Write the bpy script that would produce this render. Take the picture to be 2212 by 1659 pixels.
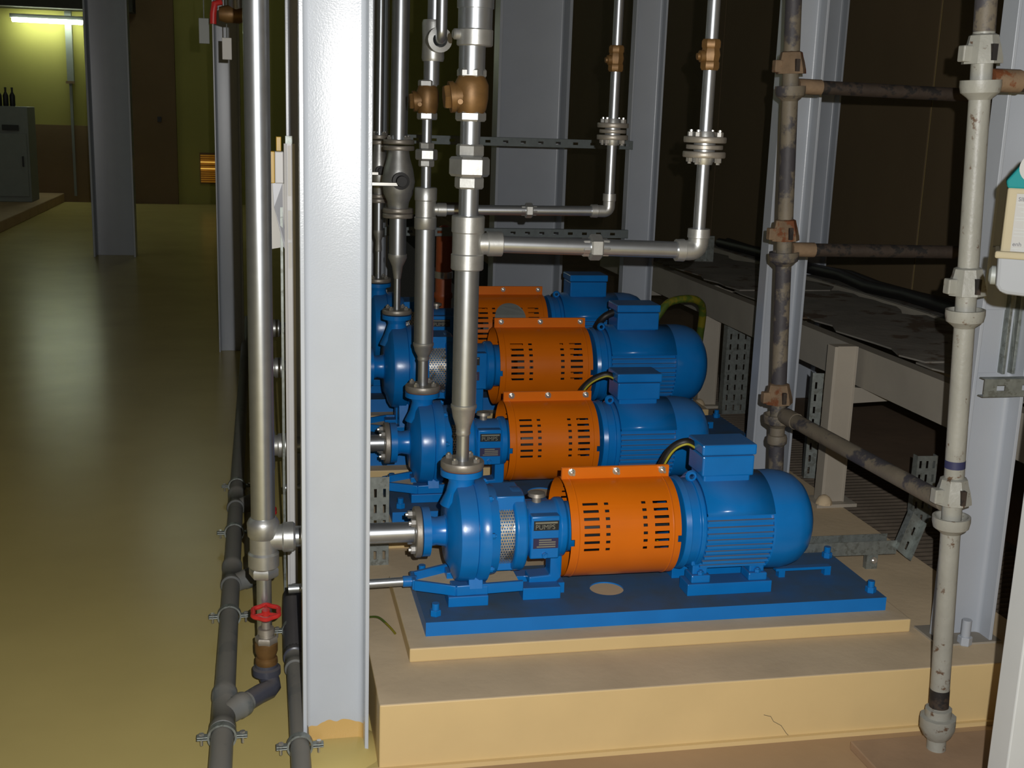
import bpy, math, random
from mathutils import Vector, Matrix
random.seed(7)
R_ = math.radians
for o in list(bpy.data.objects): bpy.data.objects.remove(o)
scene = bpy.context.scene
COL = scene.collection

# ------------------------------------------------------------------ camera, world, flash, exposure
cam_d = bpy.data.cameras.new('camera'); cam = bpy.data.objects.new('camera', cam_d); COL.objects.link(cam)
CAMROT = Matrix.Rotation(R_(-12.1), 4, 'Z') @ Matrix.Rotation(R_(90 - 12.7), 4, 'X') @ Matrix.Rotation(R_(1.9), 4, 'Z')
cam.matrix_world = Matrix.Translation((0, 0, 1.6)) @ CAMROT
cam_d.sensor_fit = 'HORIZONTAL'; cam_d.sensor_width = 36.0; cam_d.lens = 36.0 * 2570 / 2212
cam_d.clip_start = 0.05; cam_d.clip_end = 200
scene.camera = cam
world = bpy.data.worlds.new('world'); scene.world = world; world.use_nodes = True
bg = world.node_tree.nodes['Background']; bg.inputs[0].default_value = (0.56, 0.56, 0.48, 1); bg.inputs[1].default_value = 0.012
# the photographer's flash, a little up and right of the lens
fl_d = bpy.data.lights.new('camera_flash', 'POINT'); fl_d.energy = 330; fl_d.shadow_soft_size = 0.006; fl_d.color = (1.0, 0.985, 0.97)
fl = bpy.data.objects.new('camera_flash', fl_d); COL.objects.link(fl)
fl.location = Vector((0, 0, 1.6)) + CAMROT.to_3x3() @ Vector((0.058, 0.052, 0.0))
scene.view_settings.view_transform = 'Standard'; scene.view_settings.look = 'None'
scene.view_settings.gamma = 1.0; scene.view_settings.use_curve_mapping = False
scene.view_settings.exposure = 0.0

# ------------------------------------------------------------------ materials
MATS = {}
def s2l(c):
    return tuple(((v / 255.0) / 12.92 if v <= 10 else (((v / 255.0) + 0.055) / 1.055) ** 2.4) for v in c)
def mat(name, rgb, rough=0.5, metal=0.0, var=0.12, scale=14.0, bump=0.0, bscale=90.0, dust=0.0, dustc=(125, 115, 100),
        spot=None, spot_thr=0.6, spot_scale=20.0, spec=0.5, emit=0.0, aniso=None, coat=0.0):
    m = bpy.data.materials.new(name); m.use_nodes = True; nt = m.node_tree; N = nt.nodes; L = nt.links
    b = N['Principled BSDF']; base = s2l(rgb)
    tc = N.new('ShaderNodeTexCoord')
    no = N.new('ShaderNodeTexNoise'); no.inputs['Scale'].default_value = scale; no.inputs['Detail'].default_value = 5
    L.new(tc.outputs['Object'], no.inputs['Vector'])
    mx = N.new('ShaderNodeMix'); mx.data_type = 'RGBA'; mx.blend_type = 'MIX'
    lo = tuple(max(0, v * (1 - 2.2 * var)) for v in base); hi = tuple(min(1, v * (1 + 2.2 * var)) for v in base)
    mx.inputs['A'].default_value = (*lo, 1); mx.inputs['B'].default_value = (*hi, 1)
    L.new(no.outputs['Fac'], mx.inputs['Factor'])
    out = mx.outputs['Result']
    if spot:
        ns = N.new('ShaderNodeTexNoise'); ns.inputs['Scale'].default_value = spot_scale; ns.inputs['Detail'].default_value = 6
        ns.inputs['Roughness'].default_value = 0.65
        L.new(tc.outputs['Object'], ns.inputs['Vector'])
        rp = N.new('ShaderNodeValToRGB'); rp.color_ramp.elements[0].position = spot_thr; rp.color_ramp.elements[1].position = spot_thr + 0.05
        L.new(ns.outputs['Fac'], rp.inputs['Fac'])
        m2 = N.new('ShaderNodeMix'); m2.data_type = 'RGBA'; m2.inputs['B'].default_value = (*s2l(spot), 1)
        L.new(rp.outputs['Color'], m2.inputs['Factor']); L.new(out, m2.inputs['A']); out = m2.outputs['Result']
    if dust:
        ge = N.new('ShaderNodeNewGeometry'); sx = N.new('ShaderNodeSeparateXYZ'); L.new(ge.outputs['Normal'], sx.inputs[0])
        mr = N.new('ShaderNodeMapRange'); mr.inputs['From Min'].default_value = 0.55; mr.inputs['From Max'].default_value = 0.95
        mr.inputs['To Max'].default_value = dust; L.new(sx.outputs['Z'], mr.inputs['Value'])
        nd = N.new('ShaderNodeMath'); nd.operation = 'MULTIPLY'; L.new(mr.outputs['Result'], nd.inputs[0])
        rn = N.new('ShaderNodeMapRange'); rn.inputs['From Min'].default_value = 0.3; rn.inputs['From Max'].default_value = 0.7
        rn.inputs['To Min'].default_value = 0.7; rn.inputs['To Max'].default_value = 1.1
        L.new(no.outputs['Fac'], rn.inputs['Value']); L.new(rn.outputs['Result'], nd.inputs[1])
        m3 = N.new('ShaderNodeMix'); m3.data_type = 'RGBA'; m3.inputs['B'].default_value = (*s2l(dustc), 1)
        L.new(nd.outputs[0], m3.inputs['Factor']); L.new(out, m3.inputs['A']); out = m3.outputs['Result']
        rr = N.new('ShaderNodeMapRange'); rr.inputs['To Min'].default_value = rough; rr.inputs['To Max'].default_value = 0.85
        L.new(nd.outputs[0], rr.inputs['Value']); L.new(rr.outputs['Result'], b.inputs['Roughness'])
    L.new(out, b.inputs['Base Color'])
    if not dust: b.inputs['Roughness'].default_value = rough
    b.inputs['Metallic'].default_value = metal; b.inputs['Specular IOR Level'].default_value = spec
    if coat: b.inputs['Coat Weight'].default_value = coat; b.inputs['Coat Roughness'].default_value = 0.12
    if bump:
        nb = N.new('ShaderNodeTexNoise'); nb.inputs['Scale'].default_value = bscale; nb.inputs['Detail'].default_value = 3
        L.new(tc.outputs['Object'], nb.inputs['Vector'])
        bp = N.new('ShaderNodeBump'); bp.inputs['Strength'].default_value = bump; bp.inputs['Distance'].default_value = 0.004
        L.new(nb.outputs['Fac'], bp.inputs['Height']); L.new(bp.outputs['Normal'], b.inputs['Normal'])
    if emit:
        b.inputs['Emission Color'].default_value = (*base, 1); b.inputs['Emission Strength'].default_value = emit
    MATS[name] = m
    return m
mat('floor_paint', (194, 176, 112), 0.25, var=0.07, scale=2.2, bump=0.14, bscale=5.0, spec=0.06)
mat('concrete_dust', (198, 178, 146), 0.85, var=0.10, scale=5, bump=0.2, bscale=40)
mat('yellow_paint', (208, 182, 130), 0.55, var=0.05, scale=4, bump=0.12, bscale=30)
mat('brown_screed', (168, 140, 106), 0.8, var=0.12, scale=3, bump=0.2, bscale=30)
mat('blue_paint', (12, 114, 190), 0.26, var=0.07, scale=12, bump=0.03, bscale=70, spec=0.45, dust=0.42, dustc=(82, 84, 84))
mat('blue_plate', (12, 114, 192), 0.42, var=0.07, scale=9, bump=0.03, bscale=60, dust=0.88, dustc=(66, 82, 94))
mat('blue_fin', (12, 112, 186), 0.4, var=0.07, scale=12, dust=0.85, dustc=(140, 136, 124))
mat('orange_paint', (214, 108, 8), 0.30, var=0.05, scale=8, bump=0.03, bscale=40)
mat('column_paint', (166, 172, 180), 0.30, var=0.03, scale=6, bump=0.05, bscale=260, spec=0.5)
mat('pipe_steel', (186, 191, 196), 0.34, metal=0.90, var=0.06, scale=30, bump=0.006, bscale=160)
mat('fitting_steel', (186, 187, 184), 0.40, metal=0.78, var=0.10, scale=40, bump=0.035, bscale=140)
mat('flange_steel', (158, 152, 142), 0.45, metal=0.6, var=0.12, scale=30, bump=0.1, bscale=100, dust=0.3)
mat('bolt_zinc', (208, 206, 200), 0.28, metal=0.8, var=0.08)
mat('bronze', (118, 88, 50), 0.48, metal=0.4, var=0.22, scale=30, bump=0.06, bscale=100)
mat('galv_dull', (104, 112, 112), 0.6, metal=0.2, var=0.12, scale=40)
mat('galvanised', (140, 146, 142), 0.45, metal=0.55, var=0.18, scale=60, spot=(120, 124, 118), spot_thr=0.55, spot_scale=40)
mat('grey_pvc', (112, 114, 112), 0.42, var=0.10, scale=10, dust=0.6, dustc=(128, 122, 110), spot=(92, 98, 100), spot_thr=0.58, spot_scale=7)
mat('dark_pvc', (66, 68, 78), 0.32, var=0.1, scale=10, dust=0.3)
mat('scaffold_grey', (144, 144, 136), 0.45, var=0.12, scale=9, bump=0.3, bscale=60, spot=(92, 72, 56), spot_thr=0.605, spot_scale=26)
mat('scaffold_brown', (106, 98, 84), 0.62, var=0.25, scale=7, bump=0.3, bscale=60, spot=(60, 58, 62), spot_thr=0.50, spot_scale=6)
mat('scaffold_rust', (54, 44, 36), 0.75, var=0.35, scale=14, bump=0.4, bscale=60, spot=(26, 23, 22), spot_thr=0.5, spot_scale=14)
mat('cup_rust', (116, 96, 74), 0.75, var=0.25, scale=20, bump=0.35, bscale=70, spot=(104, 58, 28), spot_thr=0.55, spot_scale=14)
mat('red_brown', (150, 74, 36), 0.5, var=0.1)
mat('red_paint', (186, 44, 40), 0.4, var=0.1, scale=30)
mat('white_plastic', (206, 206, 206), 0.4, var=0.03)
mat('cream_plastic', (134, 126, 104), 0.65, var=0.05, spec=0.12)
mat('teal_plastic', (18, 98, 100), 0.65, var=0.06, spec=0.12)
mat('holder_plastic', (122, 125, 128), 0.65, var=0.03, spec=0.12)
mat('bottle_label', (136, 136, 134), 0.7, var=0.02, spec=0.1)
mat('label_white', (206, 204, 198), 0.5, var=0.03)
mat('ink', (44, 44, 50), 0.6, var=0.05)
mat('ink_violet', (48, 44, 78), 0.5, var=0.1)
mat('plate_black', (34, 38, 40), 0.4, var=0.1)
mat('plate_text', (126, 126, 112), 0.4, var=0.1)
mat('black_rubber', (26, 25, 25), 0.5, var=0.2)
mat('earth_yellow', (168, 160, 40), 0.5, var=0.1)
mat('earth_green', (70, 88, 28), 0.5, var=0.2, spot=(112, 104, 24), spot_thr=0.5, spot_scale=9)
mat('beam_paint', (150, 144, 132), 0.6, var=0.07, scale=6, bump=0.1, bscale=60, dust=0.5, dustc=(112, 106, 96))
mat('post_paint', (162, 154, 140), 0.6, var=0.06, scale=6, bump=0.12, bscale=60)
mat('tray_dirt', (118, 114, 106), 0.85, var=0.2, scale=7, bump=0.5, bscale=25, spot=(86, 70, 54), spot_thr=0.56, spot_scale=5)
mat('wall_brown', (96, 80, 56), 0.8, var=0.08, scale=1.5, bump=0.1, bscale=20)
mat('joint_trim', (196, 176, 104), 0.6, var=0.05)
mat('wall_yellow', (152, 146, 74), 0.75, var=0.07, scale=0.8)
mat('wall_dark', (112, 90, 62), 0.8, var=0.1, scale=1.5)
mat('ceiling_dark', (60, 58, 52), 0.85, var=0.1)
mat('cabinet_grey', (120, 124, 120), 0.5, var=0.05)
mat('grating_steel', (96, 86, 74), 0.7, metal=0.2, var=0.2, scale=20)
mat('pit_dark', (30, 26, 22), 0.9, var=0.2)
mat('dirt_floor', (116, 96, 76), 0.9, var=0.2, scale=3, bump=0.4, bscale=15)
mat('wood_board', (152, 126, 100), 0.75, var=0.12, scale=7, bump=0.2, bscale=40)
mat('mesh_steel', (196, 194, 186), 0.34, metal=0.7, var=0.18, scale=50, spot=(150, 136, 112), spot_thr=0.52, spot_scale=30)
mat('panel_paint', (172, 176, 178), 0.45, var=0.02)
mat('yellow_box', (200, 160, 26), 0.4, var=0.05)
mat('tape_blue', (46, 50, 84), 0.5, var=0.2)
mat('gasket_red', (120, 84, 66), 0.8, var=0.2)
mat('lamp_tube', (236, 250, 226), 0.4, emit=38.0)
mat('louvre_amber', (220, 150, 40), 0.5, emit=0.10)
mat('louvre_bright', (255, 200, 90), 0.5, emit=0.5)

# ------------------------------------------------------------------ mesh builder and object helpers
ORG = {}
def ortho(d):
    d = Vector(d).normalized()
    a = Vector((0, 0, 1)) if abs(d.z) < 0.9 else Vector((1, 0, 0))
    u = d.cross(a).normalized(); v = d.cross(u).normalized()
    return d, u, v
class MB:
    def __init__(s): s.v = []; s.f = []; s.m = []
    def add(s, vs, fs, mi=0):
        k = len(s.v); s.v += [Vector(p) for p in vs]; s.f += [tuple(i + k for i in f) for f in fs]; s.m += [mi] * len(fs); return s
    def box(s, x0, x1, y0, y1, z0, z1, mi=0, topm=None, M=None):
        vs = [Vector((x, y, z)) for z in (z0, z1) for y in (y0, y1) for x in (x0, x1)]
        if M is not None: vs = [M @ p for p in vs]
        s.add(vs, [(0, 2, 3, 1), (0, 1, 5, 4), (1, 3, 7, 5), (3, 2, 6, 7), (2, 0, 4, 6)], mi)
        return s.add(vs, [(4, 5, 7, 6)], mi if topm is None else topm)
    def lathe(s, p, d, prof, n=24, cap=True, ph=0.0):
        p = Vector(p); d, u, v = ortho(d); vs = []; fs = []
        for (t, r) in prof:
            for i in range(n):
                a = 2 * math.pi * i / n + ph
                vs.append(p + d * t + (u * math.cos(a) + v * math.sin(a)) * r)
        for k in range(len(prof) - 1):
            for i in range(n):
                j = (i + 1) % n; fs.append((k * n + i, k * n + j, (k + 1) * n + j, (k + 1) * n + i))
        if cap:
            fs.append(tuple(range(n - 1, -1, -1))); fs.append(tuple((len(prof) - 1) * n + i for i in range(n)))
        return s.add(vs, fs)
    def cyl(s, p0, p1, r, r1=None, n=24, ph=0.0):
        p0 = Vector(p0); p1 = Vector(p1)
        return s.lathe(p0, p1 - p0, [(0, r), ((p1 - p0).length, r if r1 is None else r1)], n, ph=ph)
    def hexa(s, p0, p1, r, ph=0.0):
        p0 = Vector(p0); p1 = Vector(p1); l = (p1 - p0).length; c = min(0.12 * r, l * .3)
        return s.lathe(p0, p1 - p0, [(0, r * .9), (c, r), (l - c, r), (l, r * .9)], 6, ph=ph)
    def tube(s, path, r, n=14, rs=None):
        P = [Vector(q) for q in path]; vs = []; fs = []; prev = None
        for k, q in enumerate(P):
            d = (P[min(k + 1, len(P) - 1)] - P[max(k - 1, 0)]).normalized()
            if prev is None: d, u, v = ortho(d)
            else:
                u = (prev - d * prev.dot(d)).normalized(); v = d.cross(u)
            prev = u; rr = rs[k] if rs else r
            for i in range(n):
                a = 2 * math.pi * i / n; vs.append(q + (u * math.cos(a) + v * math.sin(a)) * rr)
        for k in range(len(P) - 1):
            for i in range(n):
                j = (i + 1) % n; fs.append((k * n + i, k * n + j, (k + 1) * n + j, (k + 1) * n + i))
        fs.append(tuple(range(n - 1, -1, -1))); fs.append(tuple((len(P) - 1) * n + i for i in range(n)))
        return s.add(vs, fs)
    def prism(s, poly, z0, z1, ax='z', mi=0):
        # polygon extruded along an axis; poly given in the two other axes in order
        def pt(a, b, c): return {'z': (a, b, c), 'y': (a, c, b), 'x': (c, a, b)}[ax]
        n = len(poly); vs = [pt(a, b, z0) for a, b in poly] + [pt(a, b, z1) for a, b in poly]
        fs = [tuple(range(n - 1, -1, -1)), tuple(range(n, 2 * n))] + [(i, (i + 1) % n, n + (i + 1) % n, n + i) for i in range(n)]
        return s.add(vs, fs, mi)
    def build(s, name, mats, parent=None, smooth=True, bevel=0.0, ang=38, solid=0.0):
        import bmesh
        if parent is None:
            xs = [p.x for p in s.v]; ys = [p.y for p in s.v]; zs = [p.z for p in s.v]
            o0 = Vector(((min(xs) + max(xs)) / 2, (min(ys) + max(ys)) / 2, min(zs)))
        else: o0 = ORG[parent.name]
        me = bpy.data.meshes.new(name)
        me.from_pydata([tuple(p - o0) for p in s.v], [], s.f)
        if isinstance(mats, str): mats = [mats]
        for m in mats: me.materials.append(MATS[m])
        me.polygons.foreach_set('material_index', s.m)
        bm = bmesh.new(); bm.from_mesh(me)
        bmesh.ops.remove_doubles(bm, verts=bm.verts, dist=1e-6)
        bmesh.ops.recalc_face_normals(bm, faces=bm.faces); bm.to_mesh(me); bm.free()
        if smooth:
            me.polygons.foreach_set('use_smooth', [True] * len(me.polygons)); me.set_sharp_from_angle(angle=R_(ang))
        o = bpy.data.objects.new(name, me); COL.objects.link(o)
        if parent is None: o.location = o0
        else: o.parent = parent
        ORG[o.name] = o0
        if solid:
            md = o.modifiers.new('thickness', 'SOLIDIFY'); md.thickness = solid; md.offset = 0
        if bevel:
            md = o.modifiers.new('bevel', 'BEVEL'); md.width = bevel; md.segments = 2; md.limit_method = 'ANGLE'; md.angle_limit = R_(40)
        return o
def tag(o, label, cat, group=None):
    o['label'] = label; o['category'] = cat
    if group: o['group'] = group
    return o
def struct(o, label=None):
    o['kind'] = 'structure'
    if label: o['label'] = label
    return o
def thing(name, label, cat, loc, group=None):
    o = bpy.data.objects.new(name, None); COL.objects.link(o); o.location = loc; o.empty_display_size = 0.05
    ORG[o.name] = Vector(loc); return tag(o, label, cat, group)
SHARED = {}
def inst(name, key, parent, loc, rot=None, scale=None, mats='bolt_zinc', maker=None):
    """a part that shares its mesh with its alikes; loc in world coordinates"""
    if key not in SHARED:
        b = MB(); maker(b); me = bpy.data.meshes.new(key); me.from_pydata([tuple(p) for p in b.v], [], b.f)
        me.materials.append(MATS[mats]); me.polygons.foreach_set('use_smooth', [True] * len(me.polygons)); me.set_sharp_from_angle(angle=R_(35))
        SHARED[key] = me
    o = bpy.data.objects.new(name, SHARED[key]); COL.objects.link(o); o.parent = parent
    M = Matrix.Translation(Vector(loc) - ORG[parent.name])
    if rot is not None: M = M @ rot.to_4x4()
    if scale is not None: M = M @ Matrix.Diagonal((*scale, 1))
    o.matrix_local = M; ORG[o.name] = ORG[parent.name]
    return o
def zto(d): return Vector((0, 0, 1)).rotation_difference(Vector(d).normalized()).to_matrix()
def bolt_m(r, h, stub=0.4):
    def mk(b):
        b.hexa((0, 0, 0), (0, 0, h), r); b.cyl((0, 0, h), (0, 0, h * (1 + stub)), r * .52, n=10)
    return mk
def flange_bolts(parent, c, d, rad, n, key, r=0.0095, h=0.011, ph=0.4, mats='bolt_zinc', both=0.0):
    d, u, v = ortho(d)
    for i in range(n):
        a = 2 * math.pi * i / n + ph; p = Vector(c) + (u * math.cos(a) + v * math.sin(a)) * rad
        inst('flange_bolt', key, parent, p, zto(d), mats=mats, maker=bolt_m(r, h))
        if both: inst('flange_nut', key, parent, p - d * both, zto(-d), mats=mats, maker=bolt_m(r, h))
def text(name, s, size, M, material, parent, depth=0.0004):
    cu = bpy.data.curves.new(name, 'FONT'); cu.body = s; cu.size = size; cu.extrude = depth; cu.align_x = 'LEFT'
    t = bpy.data.objects.new(name, cu); COL.objects.link(t)
    dg = bpy.context.evaluated_depsgraph_get(); me = bpy.data.meshes.new_from_object(t.evaluated_get(dg))
    bpy.data.objects.remove(t); me.materials.clear(); me.materials.append(MATS[material])
    o = bpy.data.objects.new(name, me); COL.objects.link(o); o.parent = parent
    o.matrix_local = Matrix.Translation(-ORG[parent.name]) @ M; ORG[o.name] = ORG[parent.name]
    return o
FRONT = Matrix.Rotation(R_(90), 4, 'X')    # text facing -Y

# ------------------------------------------------------------------ the hall
b = MB(); b.box(-14, 0.27, -3, 24, -0.2, 0); b.box(0.27, 4.4, -3, 1.2, -0.2, 0)
struct(b.build('floor', 'floor_paint', smooth=False), 'worn olive yellow painted floor')
b = MB(); b.box(0.27, 4.4, 1.2, 2.672, -0.2, 0); struct(b.build('floor_apron', 'brown_screed', smooth=False), 'bare brown floor strip in front of the plinth')
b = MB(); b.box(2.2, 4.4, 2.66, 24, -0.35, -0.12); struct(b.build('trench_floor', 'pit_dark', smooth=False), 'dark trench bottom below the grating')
b = MB(); b.box(2.62, 4.4, 2.66, 24, -0.12, 0.10); struct(b.build('wall_side_floor', 'dirt_floor', smooth=False), 'dusty brown strip of floor along the side wall')
b = MB(); b.box(-14, 4.4, 20.62, 20.9, -0.2, 6.5); wf = struct(b.build('wall_far', 'wall_yellow', smooth=False), 'dim yellow green far wall of the hall')
b = MB(); b.box(-14.2, -14, -3, 24, -0.2, 6.5); struct(b.build('wall_left', 'wall_brown', smooth=False))
b = MB(); b.box(-14, 4.6, -3.2, -3, -0.2, 6.5); struct(b.build('wall_back', 'wall_brown', smooth=False))
b = MB(); b.box(-14.2, 4.6, -3.2, 24, 6.5, 6.7); struct(b.build('ceiling', 'ceiling_dark', smooth=False))
b = MB(); b.box(3.46, 3.6, -3, 24, -0.2, 6.5); wr = struct(b.build('wall_right', 'wall_brown', smooth=False), 'brown panelled side wall with thin pale joints')
k = -6
y = 5.80 + 1.5 * k
while y < 20:
    if y > 1:
        b = MB(); b.box(3.43, 3.4605, y + 0.006, y + 1.494, 0.1, 6.4); b.build('panel', 'wall_brown', wr, smooth=False, bevel=0.003)
        b = MB(); b.box(3.436, 3.4605, y - 0.005, y + 0.005, 0.1, 6.4); b.build('joint_strip', 'joint_trim', wr, smooth=False)
    y += 1.5
# concrete plinth, its painted sides and dusty top
b = MB(); b.box(0.268, 2.168, 2.672, 8.4, 0.0, 0.18, 0, 1)
pl = tag(b.build('concrete_plinth', ['yellow_paint', 'concrete_dust'], smooth=False, bevel=0.004), 'long low concrete plinth with yellow painted sides under the pumps', 'plinth')
b = MB(); b.box(0.25, 2.19, 2.66, 2.674, -0.01, 0.012)
b.build('paint_drip_edge', 'yellow_paint', pl, smooth=False)
# hair crack scratched on the front of the plinth
b = MB(); b.tube([(1.283, 2.6715, 0.077), (1.303, 2.6715, 0.071), (1.312, 2.6715, 0.056), (1.335, 2.6715, 0.042), (1.352, 2.6715, 0.018), (1.366, 2.6715, 0.004)], 0.0006, 5)
b.build('crack', 'ink', pl)

# trench grating beside the plinth
gt = thing('trench_grating', 'rusty steel trench grating of closely spaced bars beside the plinth', 'grating', (2.4, 5.0, 0.08))
b = MB(); b.box(2.172, 2.180, 2.70, 8.4, 0.06, 0.165); b.box(2.60, 2.612, 2.70, 8.4, 0.06, 0.165); b.build('edge_angle', 'grating_steel', gt, smooth=False)
y = 2.72; i = 0
while y < 8.2:
    inst('grating_bar', 'gbar', gt, (2.39, y, 0.135), mats='grating_steel', maker=lambda b: b.box(-.21, .21, -.005, .005, -.02, .02))
    y += 0.038
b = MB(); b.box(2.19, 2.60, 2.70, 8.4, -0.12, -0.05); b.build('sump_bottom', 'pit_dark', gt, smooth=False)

# ------------------------------------------------------------------ steel columns (channels open towards the camera)
def column(x0, x1, yf, z0, z1, label, d=0.068, t=0.010, pm='column_paint', base=True, group='painted steel columns'):
    c = thing('steel_column', label, 'column', ((x0 + x1) / 2, yf + d / 2, z0), group)
    f = 0.013
    def fil(cx, cy, a0):
        return [(cx + f * math.cos(R_(a0 + 22.5 * k)), cy + f * math.sin(R_(a0 + 22.5 * k))) for k in range(5)]
    yb = yf + d
    poly = [(x0, yf), (x0 + t, yf)] + [(x0 + t, yb - t - f)] + fil(x0 + t + f, yb - t - f, 180)[::-1][::-1]
    # inner left fillet runs from the flange to the web
    poly = [(x0, yf), (x0 + t, yf)] + [(x0 + t + f - f * math.cos(R_(22.5 * k)), yb - t - f + f * math.sin(R_(22.5 * k))) for k in range(5)] + \
           [(x1 - t - f + f * math.sin(R_(22.5 * k)), yb - t - f + f * math.cos(R_(22.5 * k))) for k in range(5)] + \
           [(x1 - t, yf), (x1, yf), (x1, yb), (x0, yb)]
    b = MB(); b.prism(poly, z0, z1); b.build('profile', pm, c, ang=30, bevel=0.0015)
    return c
mat('column_front_paint', (180, 187, 196), 0.24, var=0.03, scale=6, bump=0.07, bscale=240)
# ochre floor paint brushed up over the foot of the front column
m = MATS['column_front_paint']; nt = m.node_tree; N = nt.nodes; L = nt.links; bs = N['Principled BSDF']
src = bs.inputs['Base Color'].links[0].from_socket
tc = N.new('ShaderNodeTexCoord'); sp = N.new('ShaderNodeSeparateXYZ'); L.new(tc.outputs['Object'], sp.inputs[0])
nz = N.new('ShaderNodeTexNoise'); nz.inputs['Scale'].default_value = 14; L.new(tc.outputs['Object'], nz.inputs['Vector'])
ma = N.new('ShaderNodeMath'); ma.operation = 'MULTIPLY_ADD'; ma.inputs[1].default_value = 0.07; L.new(nz.outputs['Fac'], ma.inputs[0]); ma.inputs[2].default_value = 0.03
lt = N.new('ShaderNodeMath'); lt.operation = 'LESS_THAN'; L.new(sp.outputs['Z'], lt.inputs[0]); L.new(ma.outputs[0], lt.inputs[1])
gy = N.new('ShaderNodeMath'); gy.operation = 'GREATER_THAN'; gy.inputs[1].default_value = 0.008; L.new(sp.outputs['Y'], gy.inputs[0])
ml = N.new('ShaderNodeMath'); ml.operation = 'MULTIPLY'; L.new(lt.outputs[0], ml.inputs[0]); L.new(gy.outputs[0], ml.inputs[1])
mm = N.new('ShaderNodeMix'); mm.data_type = 'RGBA'; L.new(ml.outputs[0], mm.inputs['Factor']); L.new(src, mm.inputs['A']); mm.inputs['B'].default_value = (*s2l((200, 166, 104)), 1)
L.new(mm.outputs['Result'], bs.inputs['Base Color'])
cf = column(0.086, 0.250, 2.765, 0.0, 3.6, 'glossy light grey channel column with ochre paint at its foot, nearest and in front of the pumps', pm='column_front_paint')
b = MB(); b.lathe((0.168, 2.80, 0), (0, 0, 1), [(0, 0.125), (0.006, 0.11), (0.016, 0.075)], 22, ph=.3); b.build('grout_foot', 'floor_paint', cf)
column(0.086, 0.250, 4.16, 0.0, 3.6, 'grey steel column of which a dark sliver shows along the left edge of the nearest column')
ce = column(1.868, 2.026, 2.80, 0.18, 3.6, 'light grey channel column behind the right scaffold pole, on the plinth end')
for nm, x0, x1, z0, z1 in (('cover_plate', 1.882, 1.968, 0.955, 1.13), ('cover_plate', 1.882, 1.975, 1.13, 1.21), ('cover_plate', 1.882, 1.97, 1.245, 1.30)):
    b = MB(); b.box(x0, x1, 2.853, 2.860, z0, z1); b.build(nm, 'column_paint', ce, smooth=False, bevel=0.001)
inst('anchor_bolt', 'abolt', ce, (1.935, 2.795, 0.18), mats='column_paint', maker=lambda b: (b.hexa((0, 0, 0), (0, 0, .026), .020), b.cyl((0, 0, .02), (0, 0, .075), .0135, n=14)))
b = MB(); b.box(1.85, 2.05, 2.79, 2.92, 0.18, 0.186); b.build('base_plate', 'beam_paint', ce, smooth=False)
column(1.850, 2.012, 4.15, 0.18, 3.6, 'grey channel column behind the inner scaffold pole and the nearest motor')
column(1.855, 2.020, 5.97, 0.18, 3.6, 'grey channel column rising behind the third motor, left of the side wall')
column(2.87, 3.02, 6.0, 0.10, 3.6, 'narrow teal grey column standing behind the cable trough by the side wall')
column(1.36, 1.79, 7.0, 0.18, 3.6, 'wide grey steel column behind the valve risers at the far end', d=0.16, t=0.018)
column(0.53, 0.72, 6.95, 0.18, 3.6, 'dark grey column behind the valves, seen beside the front column', d=0.1)
column(-0.285, -0.12, 8.0, 0.0, 3.6, 'grey column in the aisle with white tags, left of the tall suction pipe')
column(-1.74, -1.31, 13.2, 0.0, 4.2, 'big dim grey column standing alone in the aisle at left', d=0.2, t=0.02)

# ------------------------------------------------------------------ pumps
def pad(x0, x1, y0, y1, z1, label):
    b = MB(); b.box(x0, x1, y0, y1, 0.18, z1, 0, 1)
    return tag(b.build('equipment_pad', ['yellow_paint', 'concrete_dust'], smooth=False, bevel=0.004), label, 'pad', 'concrete pads under the pumps')
def shell(bm, cx0, cx1, ax, yc, Rr, xbr, abr, holes, a0=None):
    """cylinder about the pump axis, open cells left out"""
    xs = xbr; an = abr; nx = len(xs); vs = []
    for a in an:
        for x in xs: vs.append((x, yc - Rr * math.cos(a), ax + Rr * math.sin(a)))
    fs = []
    for i in range(len(an) - 1):
        am = (an[i] + an[i + 1]) / 2
        for j in range(nx - 1):
            if holes((xs[j] + xs[j + 1]) / 2, am): continue
            fs.append((i * nx + j, i * nx + j + 1, (i + 1) * nx + j + 1, (i + 1) * nx + j))
    bm.add(vs, fs)
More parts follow.
